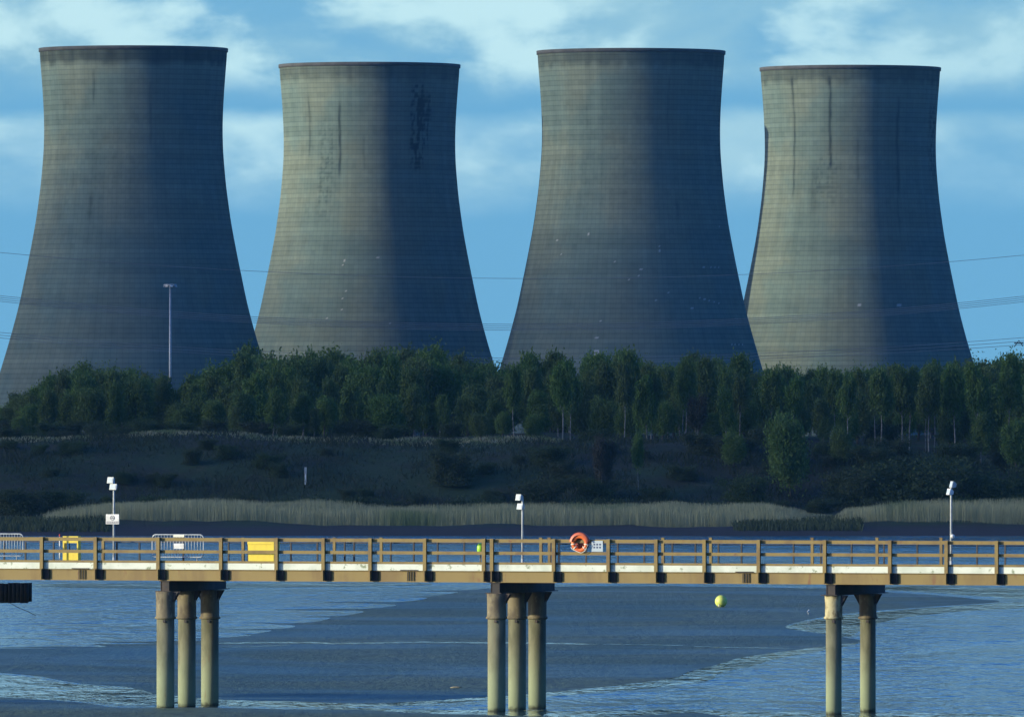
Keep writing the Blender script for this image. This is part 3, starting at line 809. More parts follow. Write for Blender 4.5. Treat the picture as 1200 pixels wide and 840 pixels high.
# ------------------------------------------------------------------ floodlight mast, marker post, cables
galv = worn('galvanised_steel', (0.42, 0.43, 0.43), (0.30, 0.31, 0.32), 4.0, 0.5, 0.3)
dark_steel = worn('dark_steel', (0.035, 0.033, 0.032), (0.06, 0.05, 0.042), 3.0, 0.6, 0.2)
white_paint = worn('white_paint', (0.80, 0.80, 0.77), (0.62, 0.62, 0.58), 3.0, 0.5)
glass_lamp, _, _ = principled('lamp_glass', (0.45, 0.52, 0.54), 0.15, 0, 0.6)
b0 = at(199.5, 500, 1640)
mast = empty('floodlight_mast', (b0.x, 1640, gz(b0.x, 1640)))
tag(mast, 'tall thin grey floodlight mast standing before the leftmost tower', 'floodlight mast')
mh = at(199.5, 334, 1640).z - gz(b0.x, 1640)
MB().tube([(0, 0, 0), (0, 0, mh * 0.5), (0, 0, mh)], [0.26, 0.19, 0.13], 12).build('pole', galv, mast)
hd = MB(); hd.tube([(math.cos(2 * PI * k / 16) * 0.95, math.sin(2 * PI * k / 16) * 0.95, mh) for k in range(17)], 0.08, 6)
hd.tube([(-0.75, 0, mh), (0.75, 0, mh)], 0.07, 6).tube([(0, -0.75, mh), (0, 0.75, mh)], 0.07, 6)
hd.build('head_ring', galv, mast)
for k in range(8):
    a = 2 * PI * k / 8 + 0.2
    ca, sa = math.cos(a), math.sin(a)
    m_ = MB(); m_.box(-0.24, 0.24, -0.12, 0.12, -0.3, 0.14)
    f_ = m_.build('floodlight', galv if k % 3 else white_paint, mast, (ca * 0.8, sa * 0.8, mh - 0.05)); f_.rotation_euler = (R(-25), 0, a + PI / 2)
b0 = at(358, 574, 1222)
mp = empty('marker_post', (b0.x, 1222, gz(b0.x, 1222)))
hh = at(358, 547, 1222).z - gz(b0.x, 1222)
tag(mp, 'thin white marker post standing on the dark embankment slope', 'post')
MB().box(-0.09, 0.09, -0.09, 0.09, 0, hh - 0.15).build('post', white_paint, mp)
MB().box(-0.13, 0.13, -0.03, 0.03, hh - 0.75, hh - 0.02).build('plate', galv, mp, (0, -0.13, 0))

cable_m, _, _ = principled('aluminium_cable', (0.20, 0.22, 0.24), 0.6, 0.3)
def cable(y_l, y_c, y_r, xc, Y, r, label, dz=0.0):
    """sagging wire through the picture rows y_l (px 0), y_c (lowest, px xc), y_r (px 1200)"""
    pts = []
    for i in range(61):
        px = -900 + i * 50
        yp = y_c - (y_c - y_l) * ((px - xc) / xc) ** 2 if px < xc else y_c - (y_c - y_r) * ((px - xc) / (1200 - xc)) ** 2
        q = at(px, yp, Y); q.z += dz
        pts.append(q)
    o = MB().tube(pts, r, 5).build('power_cable', cable_m)
    tag(o, label, 'cable', 'overhead power cables before the towers')
    return o
YC = 2100
cable(296, 326.5, 299, 640, YC, 0.04, 'topmost overhead wire, alone, crossing before all four towers')
nm = ['first from the top', 'second from the top', 'third from the top', 'lowest']
for i in range(4):
    cable(346.5 + 2.2 * i, 380 + 2.3 * i, 347.0 + 2.2 * i, 610, YC + 4 * (i % 2), 0.042, f'dark power cable, {nm[i]} of the four close together at mid tower height')
for i in range(3):
    cable(389.5 + 3.2 * i, 419.5 + 2.8 * i, 395.5 + 4.2 * i, 610, YC + 4 * (i % 2), 0.042, f'dark power cable, {nm[i] if i < 2 else "lowest"} of the three just above the treetops')
q = at(1194, 402, YC)
sp = MB(); sp.box(-0.9, 0.9, -0.08, 0.08, -0.12, 0.12); sp.tube([(-0.8, 0, -0.6), (0, 0, 0.5), (0.8, 0, -0.6)], 0.1, 6)
tag(sp.build('cable_spacer', dark_steel, None, q), 'small dark spacer fitting on the low power cables at the right edge', 'cable fitting')

# ------------------------------------------------------------------ jetty
AJ = R(20); cJ, sJ = math.cos(AJ), math.sin(AJ); OY = 467.0
def s_of(px, t=0.0):
    k = (px - 600) / F
    return (k * (OY + t * cJ) - t * sJ) / (cJ + k * sJ)
def t_of(px, s):
    k = (px - 600) / F
    return (k * (OY - s * sJ) - s * cJ) / (sJ - k * cJ)
def depth(s, t): return OY - s * sJ + t * cJ
def zrow(py, s, t): return CAM_Z + (HORIZON - py) / F * depth(s, t)
def J(s, t, z): return Vector((s * cJ + t * sJ, depth(s, t), z))

gold = worn('ochre_painted_steel', (0.232, 0.165, 0.046), (0.165, 0.108, 0.036), 1.3, 0.6, 0.0, 0.45, 0.68, (1, 1, 1), (0.17, 0.075, 0.03), 5.0, 0.60, 0.72)
beam_m = worn('rusting_beam_paint', (0.252, 0.182, 0.058), (0.20, 0.135, 0.046), 0.8, 0.65, 0.0, 0.42, 0.66, (1.2, 1, 0.35), (0.20, 0.10, 0.04), 2.4, 0.60, 0.74)
fender_shadow_m = worn('black_tarred_timber_and_shadow', (0.018, 0.017, 0.017), (0.035, 0.03, 0.028), 2.0, 0.8)  # fender timber; also colours the shadow boxes beside the posts
kerb_m = worn('white_kerb_concrete', (0.70, 0.73, 0.62), (0.56, 0.60, 0.49), 0.9, 0.7, 0.0, 0.42, 0.66, (1, 1, 1), (0.26, 0.30, 0.19), 2.3, 0.57, 0.66)
deck_m = worn('deck_concrete', (0.33, 0.33, 0.31), (0.24, 0.24, 0.22), 1.0, 0.85)
cap_m = worn('black_rusty_steel', (0.03, 0.026, 0.024), (0.06, 0.042, 0.03), 1.6, 0.75)
pile_m, n, b = principled('pile_concrete', None, 0.8, 0, 0.3)
co = n.coord('Object'); _, _, pz = n.xyz(co)
f = n.ss(n.noise(n.vm('MULTIPLY', co, (1, 1, 0.35)), 2.2, 5, 0.6), 0.4, 0.64)
c = n.mix(f, (0.125, 0.125, 0.075), (0.19, 0.185, 0.115))
c = n.mix(n.ss(n.m('ADD', pz, n.m('MULTIPLY', n.noise(co, 1.5, 4), 1.2)), 1.0, 3.6, 1.0, 0.0), c, (0.25, 0.29, 0.175))
c = n.mix(n.ss(n.noise(n.vm('MULTIPLY', co, (4, 4, 0.5)), 1.6, 4, 0.6), 0.62, 0.72, 0, 0.6), c, (0.20, 0.13, 0.07))
c = n.mix(n.ss(n.m('ADD', pz, n.m('MULTIPLY', n.noise(co, 5, 3), 0.3)), 0.35, 0.12, 0, 1.0), c, (0.05, 0.055, 0.035))
n.put(b.inputs['Base Color'], c)
bump(n, b, n.noise(co, 9, 4), 0.3, 0.02)
coll_m = worn('pile_sleeve', (0.18, 0.15, 0.085), (0.10, 0.08, 0.05), 2.0, 0.8, 0, 0.4, 0.62, (1.5, 1.5, 0.6), (0.26, 0.22, 0.13), 3.0, 0.58, 0.68)
peel_m = worn('peeling_pile_sleeve', (0.42, 0.37, 0.20), (0.17, 0.13, 0.06), 2.2, 0.8, 0, 0.46, 0.6, (1.5, 1.5, 0.7))

zb0, zb1 = zrow(682.4, 0, 0), zrow(669.0, 0, 0)      # girder
zk1 = zrow(661.4, 0, 0)                            # kerb top
zr = zrow(631.0, 0, 0)                             # top of handrail
S0, S1 = s_of(-620), s_of(1900)
DW = 5.0
jetty = empty('jetty', (0, OY, 0), -AJ)
tag(jetty, 'long ochre steel jetty on concrete piles crossing the water', 'jetty')
g = MB()
for y0 in (0.05, DW - 0.35):
    g.box(S0, S1, y0 + 0.02, y0 + 0.05, zb0 + 0.04, zb1 - 0.03)
    g.box(S0, S1, y0 - 0.03, y0 + 0.22, zb0, zb0 + 0.04)
    g.box(S0, S1, y0 - 0.03, y0 + 0.22, zb1 - 0.03, zb1)
g.build('girder', beam_m, jetty)
k = MB(); k.box(S0, S1, -0.02, 0.28, zb1 + 0.003, zk1); k.build('kerb', kerb_m, jetty)
k = MB(); k.box(S0, S1, DW - 0.28, DW + 0.02, zb1 + 0.003, zk1); k.build('kerb', kerb_m, jetty)
k = MB(); k.box(S0, S1, 0.281, DW - 0.281, zb1 + 0.003, zk1 - 0.12); k.build('deck', deck_m, jetty)
# joints in the kerb and drain weeps on the girder are real small things
posts = [-560, -498, -436, -374, -312, -250, -190, -130, -75, -14, 49, 112, 185.5, 259, 324, 379, 434, 498, 567, 576.5, 649, 713, 769, 825.5, 889, 966.5, 1043, 1109, 1168, 1230, 1295, 1360, 1420, 1482, 1545, 1608, 1670, 1732, 1795]
for px in posts:
    s = s_of(px, -0.1)
    m_ = MB()
    m_.box(s - 0.075, s + 0.075, -0.165, -0.15, zb1 + 0.004, zr)         # H-section post: outer flange, web, inner flange
    m_.box(s - 0.012, s + 0.012, -0.15, -0.04, zb1 + 0.004, zr)
    m_.box(s - 0.075, s + 0.075, -0.04, -0.024, zb1 + 0.004, zr)
    o = m_.build('post', gold, jetty)
    br = MB()
    br.add([(s - 0.02, -0.21, zb1), (s + 0.02, -0.21, zb1), (s + 0.02, 0.062, zb1), (s - 0.02, 0.062, zb1),
            (s - 0.02, -0.21, zb0 + 0.03), (s + 0.02, -0.21, zb0 + 0.03), (s + 0.02, 0.062, zb0 + 0.043), (s - 0.02, 0.062, zb0 + 0.043)],
           [(0, 1, 2, 3), (7, 6, 5, 4), (0, 4, 5, 1), (1, 5, 6, 2), (2, 6, 7, 3), (3, 7, 4, 0)])
    br.build('bracket', gold, o)
    MB().box(s + 0.022, s + 0.30, -0.012, 0.064, zb0 + 0.044, zb1 - 0.034).build('post_shadow_box', fender_shadow_m, o)  # black box built in for the shadow to the right of each post
zt = zrow(658.2, 0, 0)
for nm_, a_, b_ in (('handrail', 631.4, 635.6), ('middle_rail', 646.1, 649.9), ('toe_rail', 658.6, 661.3)):
    m_ = MB(); m_.box(S0, S1, -0.02, 0.05, max(zrow(b_, 0, 0), zk1 + 0.003), zrow(a_, 0, 0)); m_.build(nm_, gold, jetty)
# far side: thin dark stanchions and wires, and a few stout ochre posts
for nm_, a_ in (('wire_rail', 637.0), ('wire_rail', 649.0)):
    zz = zrow(a_, 0, DW)
    MB().tube([(S0, DW - 0.1, zz), (S1, DW - 0.1, zz)], 0.022, 6).build(nm_, dark_steel, jetty)
stan = [63, 92, 121, 137, 163.5, 215, 268, 291, 341, 372, 404, 415, 458, 485, 513, 544, 599, 612, 655, 687, 724, 755, 788, 815, 842, 869, 930, 962, 998, 1036, 1075, 1112, 1145, 1178, 5, 30, -20, -60, 1210, 1240]
for px in stan:
    s = s_of(px, DW - 0.1)
    m_ = MB(); m_.box(s - 0.032, s + 0.032, DW - 0.14, DW - 0.06, zk1 + 0.002, zrow(635, s, DW)); m_.build('stanchion', dark_steel, jetty)
for px in (121, 285, 392, 447, 634, 644, 777, 833, 952, 1028, 1103):
    s = s_of(px, DW - 0.5)
    m_ = MB(); m_.box(s - 0.06, s + 0.06, DW - 0.56, DW - 0.44, zk1 - 0.12, zrow(630.3, s, DW - 0.5)); m_.box(s - 0.075, s + 0.075, DW - 0.58, DW - 0.42, zrow(630.3, s, DW - 0.5), zrow(629.6, s, DW - 0.5))
    m_.build('far_post', gold, jetty)
# bents
bents = [(183, 77, (194, 219, 246), 0.41, 0.385), (570, 75, (582, 606, 629.5), 0.41, 0.385), (963, 69, (977, 1017), 0.37, 0.335), (-205, 77, (-194, -169, -143), 0.41, 0.385), (1352, 70, (1366, 1406), 0.37, 0.335)]
zc0 = zrow(695, 0, 0)
for bi, (px, wpx, pls, r_up, r_lo) in enumerate(bents):
    s = s_of(px + 5, -0.15) + 0.2
    te = t_of(px + wpx, s)
    cp = MB()
    cp.box(s - 0.2, s - 0.17, -0.14, te, zc0 + 0.03, zb0 - 0.03); cp.box(s + 0.17, s + 0.2, -0.14, te, zc0 + 0.03, zb0 - 0.03)
    cp.box(s - 0.17, s + 0.17, -0.12, te - 0.02, zc0 + 0.03, zb0 - 0.03)
    cp.box(s - 0.25, s + 0.25, -0.18, te + 0.04, zb0 - 0.028, zb0 - 0.002)
    cap = cp.build('crosshead', cap_m, jetty)
    MB().box(s - 0.42, s + 0.3, -0.22, te + 0.15, zc0 - 0.005, zc0 + 0.028).build('flange_plate', cap_m, cap)
    for pi, pp in enumerate(pls):
        tt = t_of(pp, s)
        ms = MB(); ms.lathe([(r_lo, -1.4), (r_lo, zrow(724, s, tt) + 0.02)], s, tt, 28)
        pl = ms.build('pile', pile_m, jetty)
        z1_ = zrow(723.5, s, tt)
        cs = MB(); cs.lathe([(r_lo + 0.01, z1_ - 0.06), (r_up + 0.05, z1_ - 0.03), (r_up + 0.05, z1_ + 0.03), (r_up, z1_ + 0.07), (r_up, zc0 - 0.35), (r_up + 0.02, zc0 - 0.01)], s, tt, 28)
        cl = cs.build('sleeve', peel_m if (bi == 2 and pi == 0) else coll_m, pl)
        gs = MB()   # gusset ears under the crosshead
        for sg in ((-1, 1) if pi else (1,)):
            x0 = s + sg * r_up * 0.72
            for yy in (tt - 0.12, tt + 0.12):
                gs.add([(x0, yy - 0.015, zc0 - 0.006), (s + sg * (r_up + 0.24), yy - 0.015, zc0 - 0.006), (x0, yy - 0.015, zc0 - 0.62), (x0, yy + 0.015, zc0 - 0.006), (s + sg * (r_up + 0.24), yy + 0.015, zc0 - 0.006), (x0, yy + 0.015, zc0 - 0.62)],
                       [(0, 1, 2), (5, 4, 3), (0, 3, 4, 1), (1, 4, 5, 2), (2, 5, 3, 0)])
        gs.build('gusset', cap_m, pl)
        lug = MB(); lug.box(s + 0.05, s + 0.16, tt - r_lo - 0.06, tt - r_lo + 0.03, z1_ - 0.2, z1_ - 0.08)
        lug.build('lug', cap_m, pl)

# drain fittings that hang over the girder
for px in (92, 477, 870):
    s = s_of(px, 0)
    m_ = MB()
    for q in range(3): m_.box(s + q * 0.12, s + q * 0.12 + 0.025, 0.0, 0.045, zb0 + 0.045, zb1 - 0.035)
    m_.box(s - 0.3, s + 0.5, -0.05, -0.021, zb1 + 0.0, zb1 + 0.04)
    m_.build('drain', dark_steel, jetty)

# dark ribbed fender block that reaches in from the left, with its own piles outside the picture
tF = 6.4
sF = s_of(33, tF)
fb = empty('fender_block', J(sF, tF, 0), -AJ)
tag(fb, 'black ribbed fender block sticking in from the left below the deck', 'fender')
rr = random.Random(4)
zf1, zf0 = zrow(682.5, sF, tF), zrow(706.5, sF, tF)
fm = MB()
x = 0.0; i = 0
while x > -5.2:
    w_ = rr.uniform(0.17, 0.22)
    top_ = zf1 - rr.uniform(0.0, 0.06); bot_ = zf0 + (0.07 if x > -0.06 else rr.uniform(0, 0.03))
    for yy in (0.0, 0.42):
        fm.tube([(x - w_ / 2, yy, bot_), (x - w_ / 2, yy, top_)], w_ * 0.52, 10)
    x -= w_; i += 1
fm.box(-5.2, -0.1, 0.02, 0.40, zf0 + 0.05, zf1 - 0.08)
fm.build('ribbed_fender', fender_shadow_m, fb)
for px_ in (-2.4, -4.4):
    MB().lathe([(0.3, -1.4), (0.3, zf0 + 0.06)], px_, 0.21, 20).build('pile', pile_m, fb)
MB().tube([(-0.9, -0.1, zf0 + 0.05), (-0.4, -0.12, zf0 - 0.2), (0.1, -0.14, zf0 - 0.38), (0.45, -0.15, zf0 - 0.55), (-2.2, -0.1, -0.3)][:4], 0.012, 5).build('loose_wire', dark_steel, fb)

# ------------------------------------------------------------------ things on the jetty
def on_deck(name, px, t, label, cat, group=None):
    s = s_of(px, t)
    o = empty(name, J(s, t, zk1 - 0.12), -AJ)
    return tag(o, label, cat, group), s

yellow = worn('yellow_paint', (0.80, 0.62, 0.06), (0.72, 0.54, 0.06), 2.5, 0.5, 0.0, 0.45, 0.7)
lime, _, _ = principled('lime_plastic', (0.36, 0.75, 0.05), 0.45)
red_m, _, _ = principled('red_paint', (0.55, 0.05, 0.03), 0.5)
orange = worn('orange_plastic', (0.75, 0.16, 0.03), (0.62, 0.11, 0.03), 5, 0.35)
hood_m = worn('faded_red_plastic', (0.55, 0.12, 0.05), (0.45, 0.09, 0.04), 4, 0.45)
maroon, _, _ = principled('dark_red_plastic', (0.22, 0.025, 0.015), 0.45)
cream, _, _ = principled('pale_tape', (0.82, 0.78, 0.62), 0.4)
navy, _, _ = principled('navy_print', (0.03, 0.05, 0.14), 0.5)
greyp, _, _ = principled('grey_print', (0.17, 0.16, 0.19), 0.5)
skysign, _, _ = principled('pale_sign', (0.44, 0.52, 0.56), 0.45)
zd = zk1 - 0.12

def barrier(px0, px1, y_top, y_bot, t, label, plates):
    pc = (px0 + px1) / 2
    root, s = on_deck('crowd_barrier', pc, t, label, 'barrier', 'steel crowd barriers on the jetty deck')
    hw = (s_of(px1, t) - s_of(px0, t)) / 2
    z0 = zrow(y_bot, s, t) - zd; z1 = zrow(y_top, s, t) - zd
    rc = 0.17
    pts = []
    for cx, cz, a0 in ((hw - rc, z1 - rc, 0), (-hw + rc, z1 - rc, 90), (-hw + rc, z0 + rc, 180), (hw - rc, z0 + rc, 270)):
        for k in range(6):
            a = R(a0 + 18 * k); pts.append((cx + rc * math.cos(a), 0, cz + rc * math.sin(a)))
    pts.append(pts[0])
    MB().tube(pts, 0.026, 8).build('frame', galv_l, root)
    nb = 17
    for k in range(1, nb):
        x = -hw + 2 * hw * k / nb
        MB().tube([(x, 0, z0), (x, 0, z1)], 0.012, 6).build('bar', galv_l, root)
    for sx in (-1, 1):
        MB().tube([(sx * (hw - 0.3), -0.3, 0.02), (sx * (hw - 0.3), -0.02, 0.07), (sx * (hw - 0.3), 0, z0), (sx * (hw - 0.3), 0.02, 0.07), (sx * (hw - 0.3), 0.3, 0.02)], 0.018, 6).build('foot', galv_l, root)
    for (fx, fz, w, h, mt) in plates:
        MB().box(fx * hw - w / 2, fx * hw + w / 2, -0.045, -0.03, z0 + fz * (z1 - z0) - h / 2, z0 + fz * (z1 - z0) + h / 2).build('plate', mt, root)
galv_l = worn('bright_galvanised', (0.48, 0.51, 0.51), (0.36, 0.39, 0.39), 5.0, 0.45, 0.1)
barrier(178.5, 238.5, 626.2, 652.5, 2.2, 'steel crowd barrier with a white plate, left of the yellow grit bin', [(0.05, 0.49, 0.46, 0.23, white_paint), (0.05, 0.94, 0.5, 0.10, cream)])
barrier(-28, 27, 625.2, 651, 2.2, 'steel crowd barrier cut off by the left picture edge', [(-0.2, 0.55, 0.4, 0.2, white_paint)])
p_, s = on_deck('signal_post', 70, 1.4, 'thin white post with a red cap beside the yellow open stand', 'post')
hh = zrow(625.5, s, 1.4) - zd
MB().tube([(0, 0, 0), (0, 0, hh - 0.12)], 0.028, 8).build('pole', white_paint, p_)
MB().tube([(0, 0, hh - 0.12), (0, 0, hh)], 0.03, 8).build('cap', red_m, p_)
# yellow stand with an open window
p_, s = on_deck('equipment_stand', 82.5, 1.6, 'narrow yellow equipment stand with an open window, left of the left lamp post', 'stand')
hw = 0.36
za, zb_, zc_ = (zrow(q, s, 1.6) - zd for q in (628, 636, 645.5))
m_ = MB(); m_.box(-hw, hw, 0.0, 0.34, zb_, za); m_.build('top_box', yellow, p_)
m_ = MB(); m_.box(-hw, hw, 0.0, 0.34, 0.02, zc_); m_.build('bottom_box', yellow, p_)
for sx in (-1, 1):
    m_ = MB(); m_.box(sx * hw - 0.03 - (0.03 if sx > 0 else -0.03), sx * hw + 0.03 - (0.03 if sx > 0 else -0.03), 0.01, 0.33, zc_ + 0.002, zb_ - 0.002); m_.build('side_panel', yellow, p_)
MB().tube([(-0.12, 0.2, zc_), (-0.12, 0.2, zb_)], 0.02, 6).build('rod', dark_steel, p_)
# yellow grit bin
p_, s = on_deck('grit_bin', 306, 1.9, 'closed yellow grit bin behind the railing, right of the plated barrier', 'bin')
hw = (s_of(321.5, 1.9) - s_of(290.5, 1.9)) / 2
zt_ = zrow(633.2, s, 1.9) - zd
m_ = MB()
m_.add([(-hw + 0.03, 0.0, 0.02), (hw - 0.03, 0.0, 0.02), (hw - 0.03, 0.62, 0.02), (-hw + 0.03, 0.62, 0.02), (-hw + 0.01, -0.03, zt_ - 0.16), (hw - 0.01, -0.03, zt_ - 0.16), (hw - 0.01, 0.66, zt_ - 0.16), (-hw + 0.01, 0.66, zt_ - 0.16)],
       [(3, 2, 1, 0), (0, 1, 5, 4), (1, 2, 6, 5), (2, 3, 7, 6), (3, 0, 4, 7), (4, 5, 6, 7)])
m_.build('body', yellow, p_)
m_ = MB()
m_.add([(-hw, -0.06, zt_ - 0.155), (hw, -0.06, zt_ - 0.155), (hw, 0.69, zt_ - 0.155), (-hw, 0.69, zt_ - 0.155), (-hw, -0.06, zt_ - 0.05), (hw, -0.06, zt_ - 0.05), (hw, 0.69, zt_), (-hw, 0.69, zt_)],
       [(3, 2, 1, 0), (0, 1, 5, 4), (1, 2, 6, 5), (2, 3, 7, 6), (3, 0, 4, 7), (4, 5, 6, 7)])
m_.build('lid', yellow, p_)
# lime box on a stake
p_, s = on_deck('marker_box', 563, 0.5, 'small lime green box on a stake beside the double railing post', 'marker box')
z0_, z1_ = zrow(647.5, s, 0.5) - zd, zrow(636, s, 0.5) - zd
m_ = MB(); m_.lathe([(0.03, z0_), (0.14, z0_ + 0.05), (0.15, (z0_ + z1_) / 2), (0.12, z1_ - 0.05), (0.03, z1_)], 0, 0, 14); m_.build('box', lime, p_)
MB().tube([(0, 0, 0), (0, 0, z0_ + 0.02)], 0.025, 6).build('stake', gold, p_)

def lamp_post(px, t, label, y_up, y_lo, ytop, up_off, lo_off, yaw, sign=False, bulb=False):
    root, s = on_deck('lamp_post', px, t, label, 'lamp post', 'floodlight posts along the jetty')
    Z = lambda y: zrow(y, s, t) - zd
    MB().tube([(0, 0, 0), (0, 0, Z(ytop + 6)), (0, 0, Z(ytop))], [0.055, 0.042, 0.035], 10).build('pole', galv_l, root)
    m_ = MB(); m_.lathe([(0.12, 0.0), (0.12, 0.03), (0.07, 0.05), (0.06, 0.3)], 0, 0, 12); m_.build('base', galv_l, root)
    for (y, off, w, h, mt) in ((y_up, up_off, 0.30, 0.27, galv_l), (y_lo, lo_off, 0.34, 0.26, white_paint if bulb else galv_l)):
        hd = MB()
        zc = Z(y)
        hd.box(-w / 2, w / 2, -0.02, 0.05, -h / 2, h / 2)
        hd.add([(-w / 2, 0.05, -h / 2), (w / 2, 0.05, -h / 2), (w / 2, 0.05, h / 2), (-w / 2, 0.05, h / 2), (-w / 4, 0.2, -h / 4), (w / 4, 0.2, -h / 4), (w / 4, 0.2, h / 4), (-w / 4, 0.2, h / 4)],
               [(4, 5, 6, 7), (0, 1, 5, 4), (1, 2, 6, 5), (2, 3, 7, 6), (3, 0, 4, 7)])
        f_ = hd.build('floodlight', mt, root, (off, -0.16, zc)); f_.rotation_euler = (R(-14), 0, yaw)
        MB().box(-w / 2 + 0.03, w / 2 - 0.03, -0.032, -0.02, -h / 2 + 0.03, h / 2 - 0.03).build('lamp_glass', glass_lamp, f_)
        MB().tube([(0, -0.0, zc), (off, -0.06, zc)], 0.02, 6).build('bracket', dark_steel, root)
    MB().tube([(0.06, 0.0, Z(ytop + 1)), (0.11, -0.02, Z(ytop - 2.2))], 0.014, 5).build('aerial', dark_steel, root)
    if sign:
        hw = 8.4 / 27.2
        z1, z0 = Z(602.3), Z(613.8)
        sg = MB().box(-hw - 0.03, hw - 0.03, -0.10, -0.08, z0, z1).build('warning_sign', white_paint, root)
        MB().box(-hw + 0.0, hw - 0.06, -0.106, -0.1, z0 + 0.03, z0 + 0.12).build('lettering_strip', greyp, sg)
        for k in range(6):
            MB().box(-hw + 0.05 + 0.085 * k, -hw + 0.05 + 0.085 * k + 0.05, -0.109, -0.106, z0 + 0.06, z0 + 0.09).build('lettering', white_paint, sg)
        cz = z0 + 0.27
        ring = [(-0.03 + 0.095 * math.cos(2 * PI * k / 20), -0.106, cz + 0.095 * math.sin(2 * PI * k / 20)) for k in range(21)]
        MB().tube(ring, 0.013, 6).build('symbol_ring', greyp, sg)
        mm_ = MB().tube([(-0.075, -0.106, cz - 0.03), (-0.045, -0.106, cz + 0.035), (-0.03, -0.106, cz - 0.01), (-0.01, -0.106, cz + 0.035), (0.02, -0.106, cz - 0.03)], 0.012, 5); mm_.build('symbol', greyp, sg)
    if bulb:
        q = MB(); q.lathe([(0.01, -0.09), (0.08, -0.05), (0.1, 0), (0.08, 0.06), (0.01, 0.09)], 0.09, -0.08, 14)
        q.build('bulkhead_lamp', white_paint, root, (0, 0, Z(628)))
lamp_post(133.5, 4.4, 'left lamp post carrying a white warning sign halfway up', 562.5, 570.3, 561, -0.10, 0.03, R(-10), sign=True)
lamp_post(612.3, 4.4, 'middle lamp post with two small floodlights, left of the lifebuoy', 582.6, 593.2, 581, -0.13, -0.06, R(-28))
lamp_post(1114.6, 4.4, 'right lamp post, brightest, with a round white lamp low on its pole', 567.4, 576, 566, 0.07, -0.06, R(-50), bulb=True)

# lifebuoy on the front of the handrail
sL = s_of(679.5, -0.1)
zL = zrow(636, sL, -0.1)
p_ = empty('lifebuoy', J(sL, -0.10, zL), -AJ)
tag(p_, 'orange lifebuoy hung in its hooded holder on the handrail', 'lifebuoy')
tor = MB(); rings = []
for i in range(32):
    a = 2 * PI * i / 32
    for j in range(10):
        q = 2 * PI * j / 10
        rings.append(((0.30 + 0.085 * math.cos(q)) * math.cos(a), 0.055 * math.sin(q), (0.30 + 0.085 * math.cos(q)) * math.sin(a)))
tor.add(rings, [((i * 10 + j), (i * 10 + (j + 1) % 10), ((i + 1) % 32) * 10 + (j + 1) % 10, ((i + 1) % 32) * 10 + j) for i in range(32) for j in range(10)], True)
tor.build('ring', orange, p_, (0, -0.02, -0.02))
for a0 in (225, 315, 350, 190):
    m_ = MB(); m_.tube([((0.30 + 0.092 * math.cos(q)) * math.cos(R(a0)), -0.02 + 0.062 * math.sin(q), (0.30 + 0.092 * math.cos(q)) * math.sin(R(a0))) for q in [2 * PI * k / 12 for k in range(13)]], 0.022, 6)
    m_.build('band', cream, p_)
m_ = MB()
m_.tube([(0.40 * math.cos(R(a)), -0.07, 0.40 * math.sin(R(a)) - 0.03 * math.sin(R(a * 4))) for a in range(200, 345, 8)], 0.014, 5); m_.build('grab_rope', cream, p_)
hood = MB(); vs = []; fs = []
for i in range(25):
    a = R(8 + 164 * i / 24)
    for (r_, y_) in ((0.335, -0.125), (0.42, -0.12), (0.455, -0.07), (0.455, 0.10), (0.44, 0.15), (0.0, 0.17)):
        vs.append((r_ * math.cos(a), y_, r_ * math.sin(a)))
for i in range(24):
    for j in range(5): fs.append((i * 6 + j, i * 6 + j + 1, (i + 1) * 6 + j + 1, (i + 1) * 6 + j))
hood.add(vs, fs, True)
hood.build('hood', hood_m, p_)
bk = MB(); bk.lathe([(0.36, 0.0), (0.36, 0.02)], 0, 0, 28); o = bk.build('back_plate', maroon, p_, (0, 0.175, -0.02)); o.rotation_euler = (R(90), 0, 0)
sS = s_of(699.8, -0.05)
p_ = empty('safety_sign', J(sS, -0.03, zrow(639.7, sS, -0.05)), -AJ)
tag(p_, 'pale safety notice with two rows of small symbols, right of the lifebuoy', 'sign')
hw, hh = 6.9 / 27.3, 6.3 / 27.3
MB().box(-hw, hw, -0.02, 0.0, -hh, hh).build('panel', skysign, p_)
for r_ in (-1, 1):
    for k in (-1, 0, 1):
        MB().box(k * 0.13 - 0.038, k * 0.13 + 0.038, -0.024, -0.02, 0.05 * r_ + 0.012 * r_ - 0.036 + 0.01, 0.062 * r_ + 0.036 + 0.01).build('symbol', navy, p_)

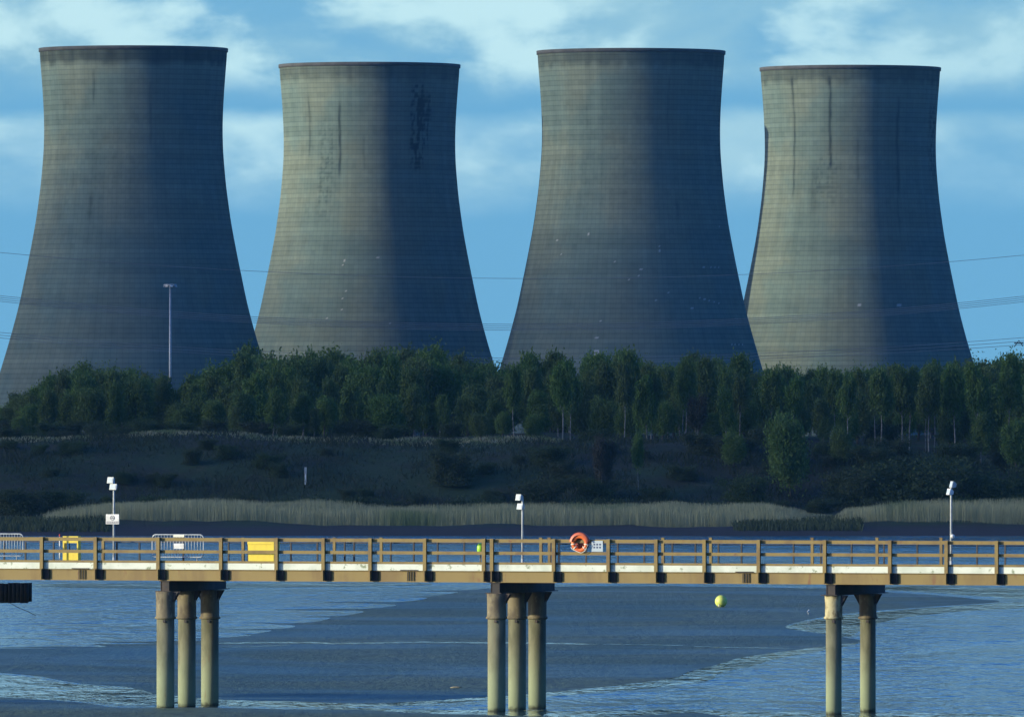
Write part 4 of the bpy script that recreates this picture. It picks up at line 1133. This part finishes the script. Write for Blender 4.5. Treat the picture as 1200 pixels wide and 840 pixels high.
# buoy and gull out on the flats
qb = gpt(845, 710.8, 0.0)
p_ = empty('mooring_buoy', (qb.x, qb.y, 0.0))
tag(p_, 'round yellow-green mooring buoy lying on the dark sandbank', 'buoy')
r_ = 7.2 / F * qb.y
buoy_m = worn('lime_yellow_buoy', (0.62, 0.68, 0.14), (0.45, 0.55, 0.12), 2.5, 0.5, 0, 0.42, 0.62)
m_ = MB(); m_.lathe([(r_ * math.sin(PI * k / 16) + 0.001, r_ * (1 - math.cos(PI * k / 16)) - 0.03) for k in range(17)], 0, 0, 28); m_.build('float', buoy_m, p_)
m_ = MB(); m_.tube([(-0.13, -r_ * 0.75, 0.03), (-0.17, -r_ * 0.86, 0.12), (-0.13, -r_ * 0.8, 0.2)], 0.035, 8); m_.build('mooring_eye', white_paint, p_)
qd = gpt(535, 806, 0.0)
df = MB(); df.tube([(-0.28, 0, 0.03), (-0.1, 0.03, 0.05), (0.1, -0.02, 0.045), (0.27, 0.02, 0.06)], [0.025, 0.04, 0.035, 0.015], 8).tube([(-0.05, 0, 0.05), (0.06, 0.06, 0.13)], [0.018, 0.008], 6)
tag(df.build('driftwood', worn('bleached_wood', (0.26, 0.24, 0.17), (0.18, 0.16, 0.11), 4, 0.8), None, (qd.x, qd.y, 0.0)), 'small pale piece of driftwood lying on the sandbank left of the middle piles', 'driftwood')
qg = gpt(947, 720, 0.0)
gl = MB()
gl.tube([(-0.26, 0, 0.24), (-0.16, 0, 0.26), (0.0, 0, 0.27), (0.12, 0, 0.31), (0.17, 0, 0.38), (0.21, 0, 0.42), (0.26, 0, 0.415), (0.32, 0, 0.40)], [0.012, 0.05, 0.09, 0.075, 0.045, 0.05, 0.03, 0.006], 10)
gl.tube([(0.0, -0.03, 0.2), (0.01, -0.03, 0.0)], 0.01, 5).tube([(0.0, 0.03, 0.2), (0.01, 0.03, 0.0)], 0.01, 5)
gull = gl.build('gull', white_paint, None, (qg.x, qg.y, 0.006)); gull.scale = (0.55, 0.55, 0.75); gull.rotation_euler = (0, 0, R(60))
tag(gull, 'tiny white gull standing on the sandbank left of the right-hand piles', 'gull')

# ------------------------------------------------------------------ air
HAZE = 2.2e-5
hb = MB(); hb.box(-2700, 2700, -600, 5400, -2.6, 135)
hz = vol_mat('haze_air', HAZE)
hz.node_tree.nodes['Principled Volume'].inputs['Color'].default_value = (0.16, 0.50, 1.0, 1)
tag(hb.build('haze', hz), kind='stuff')
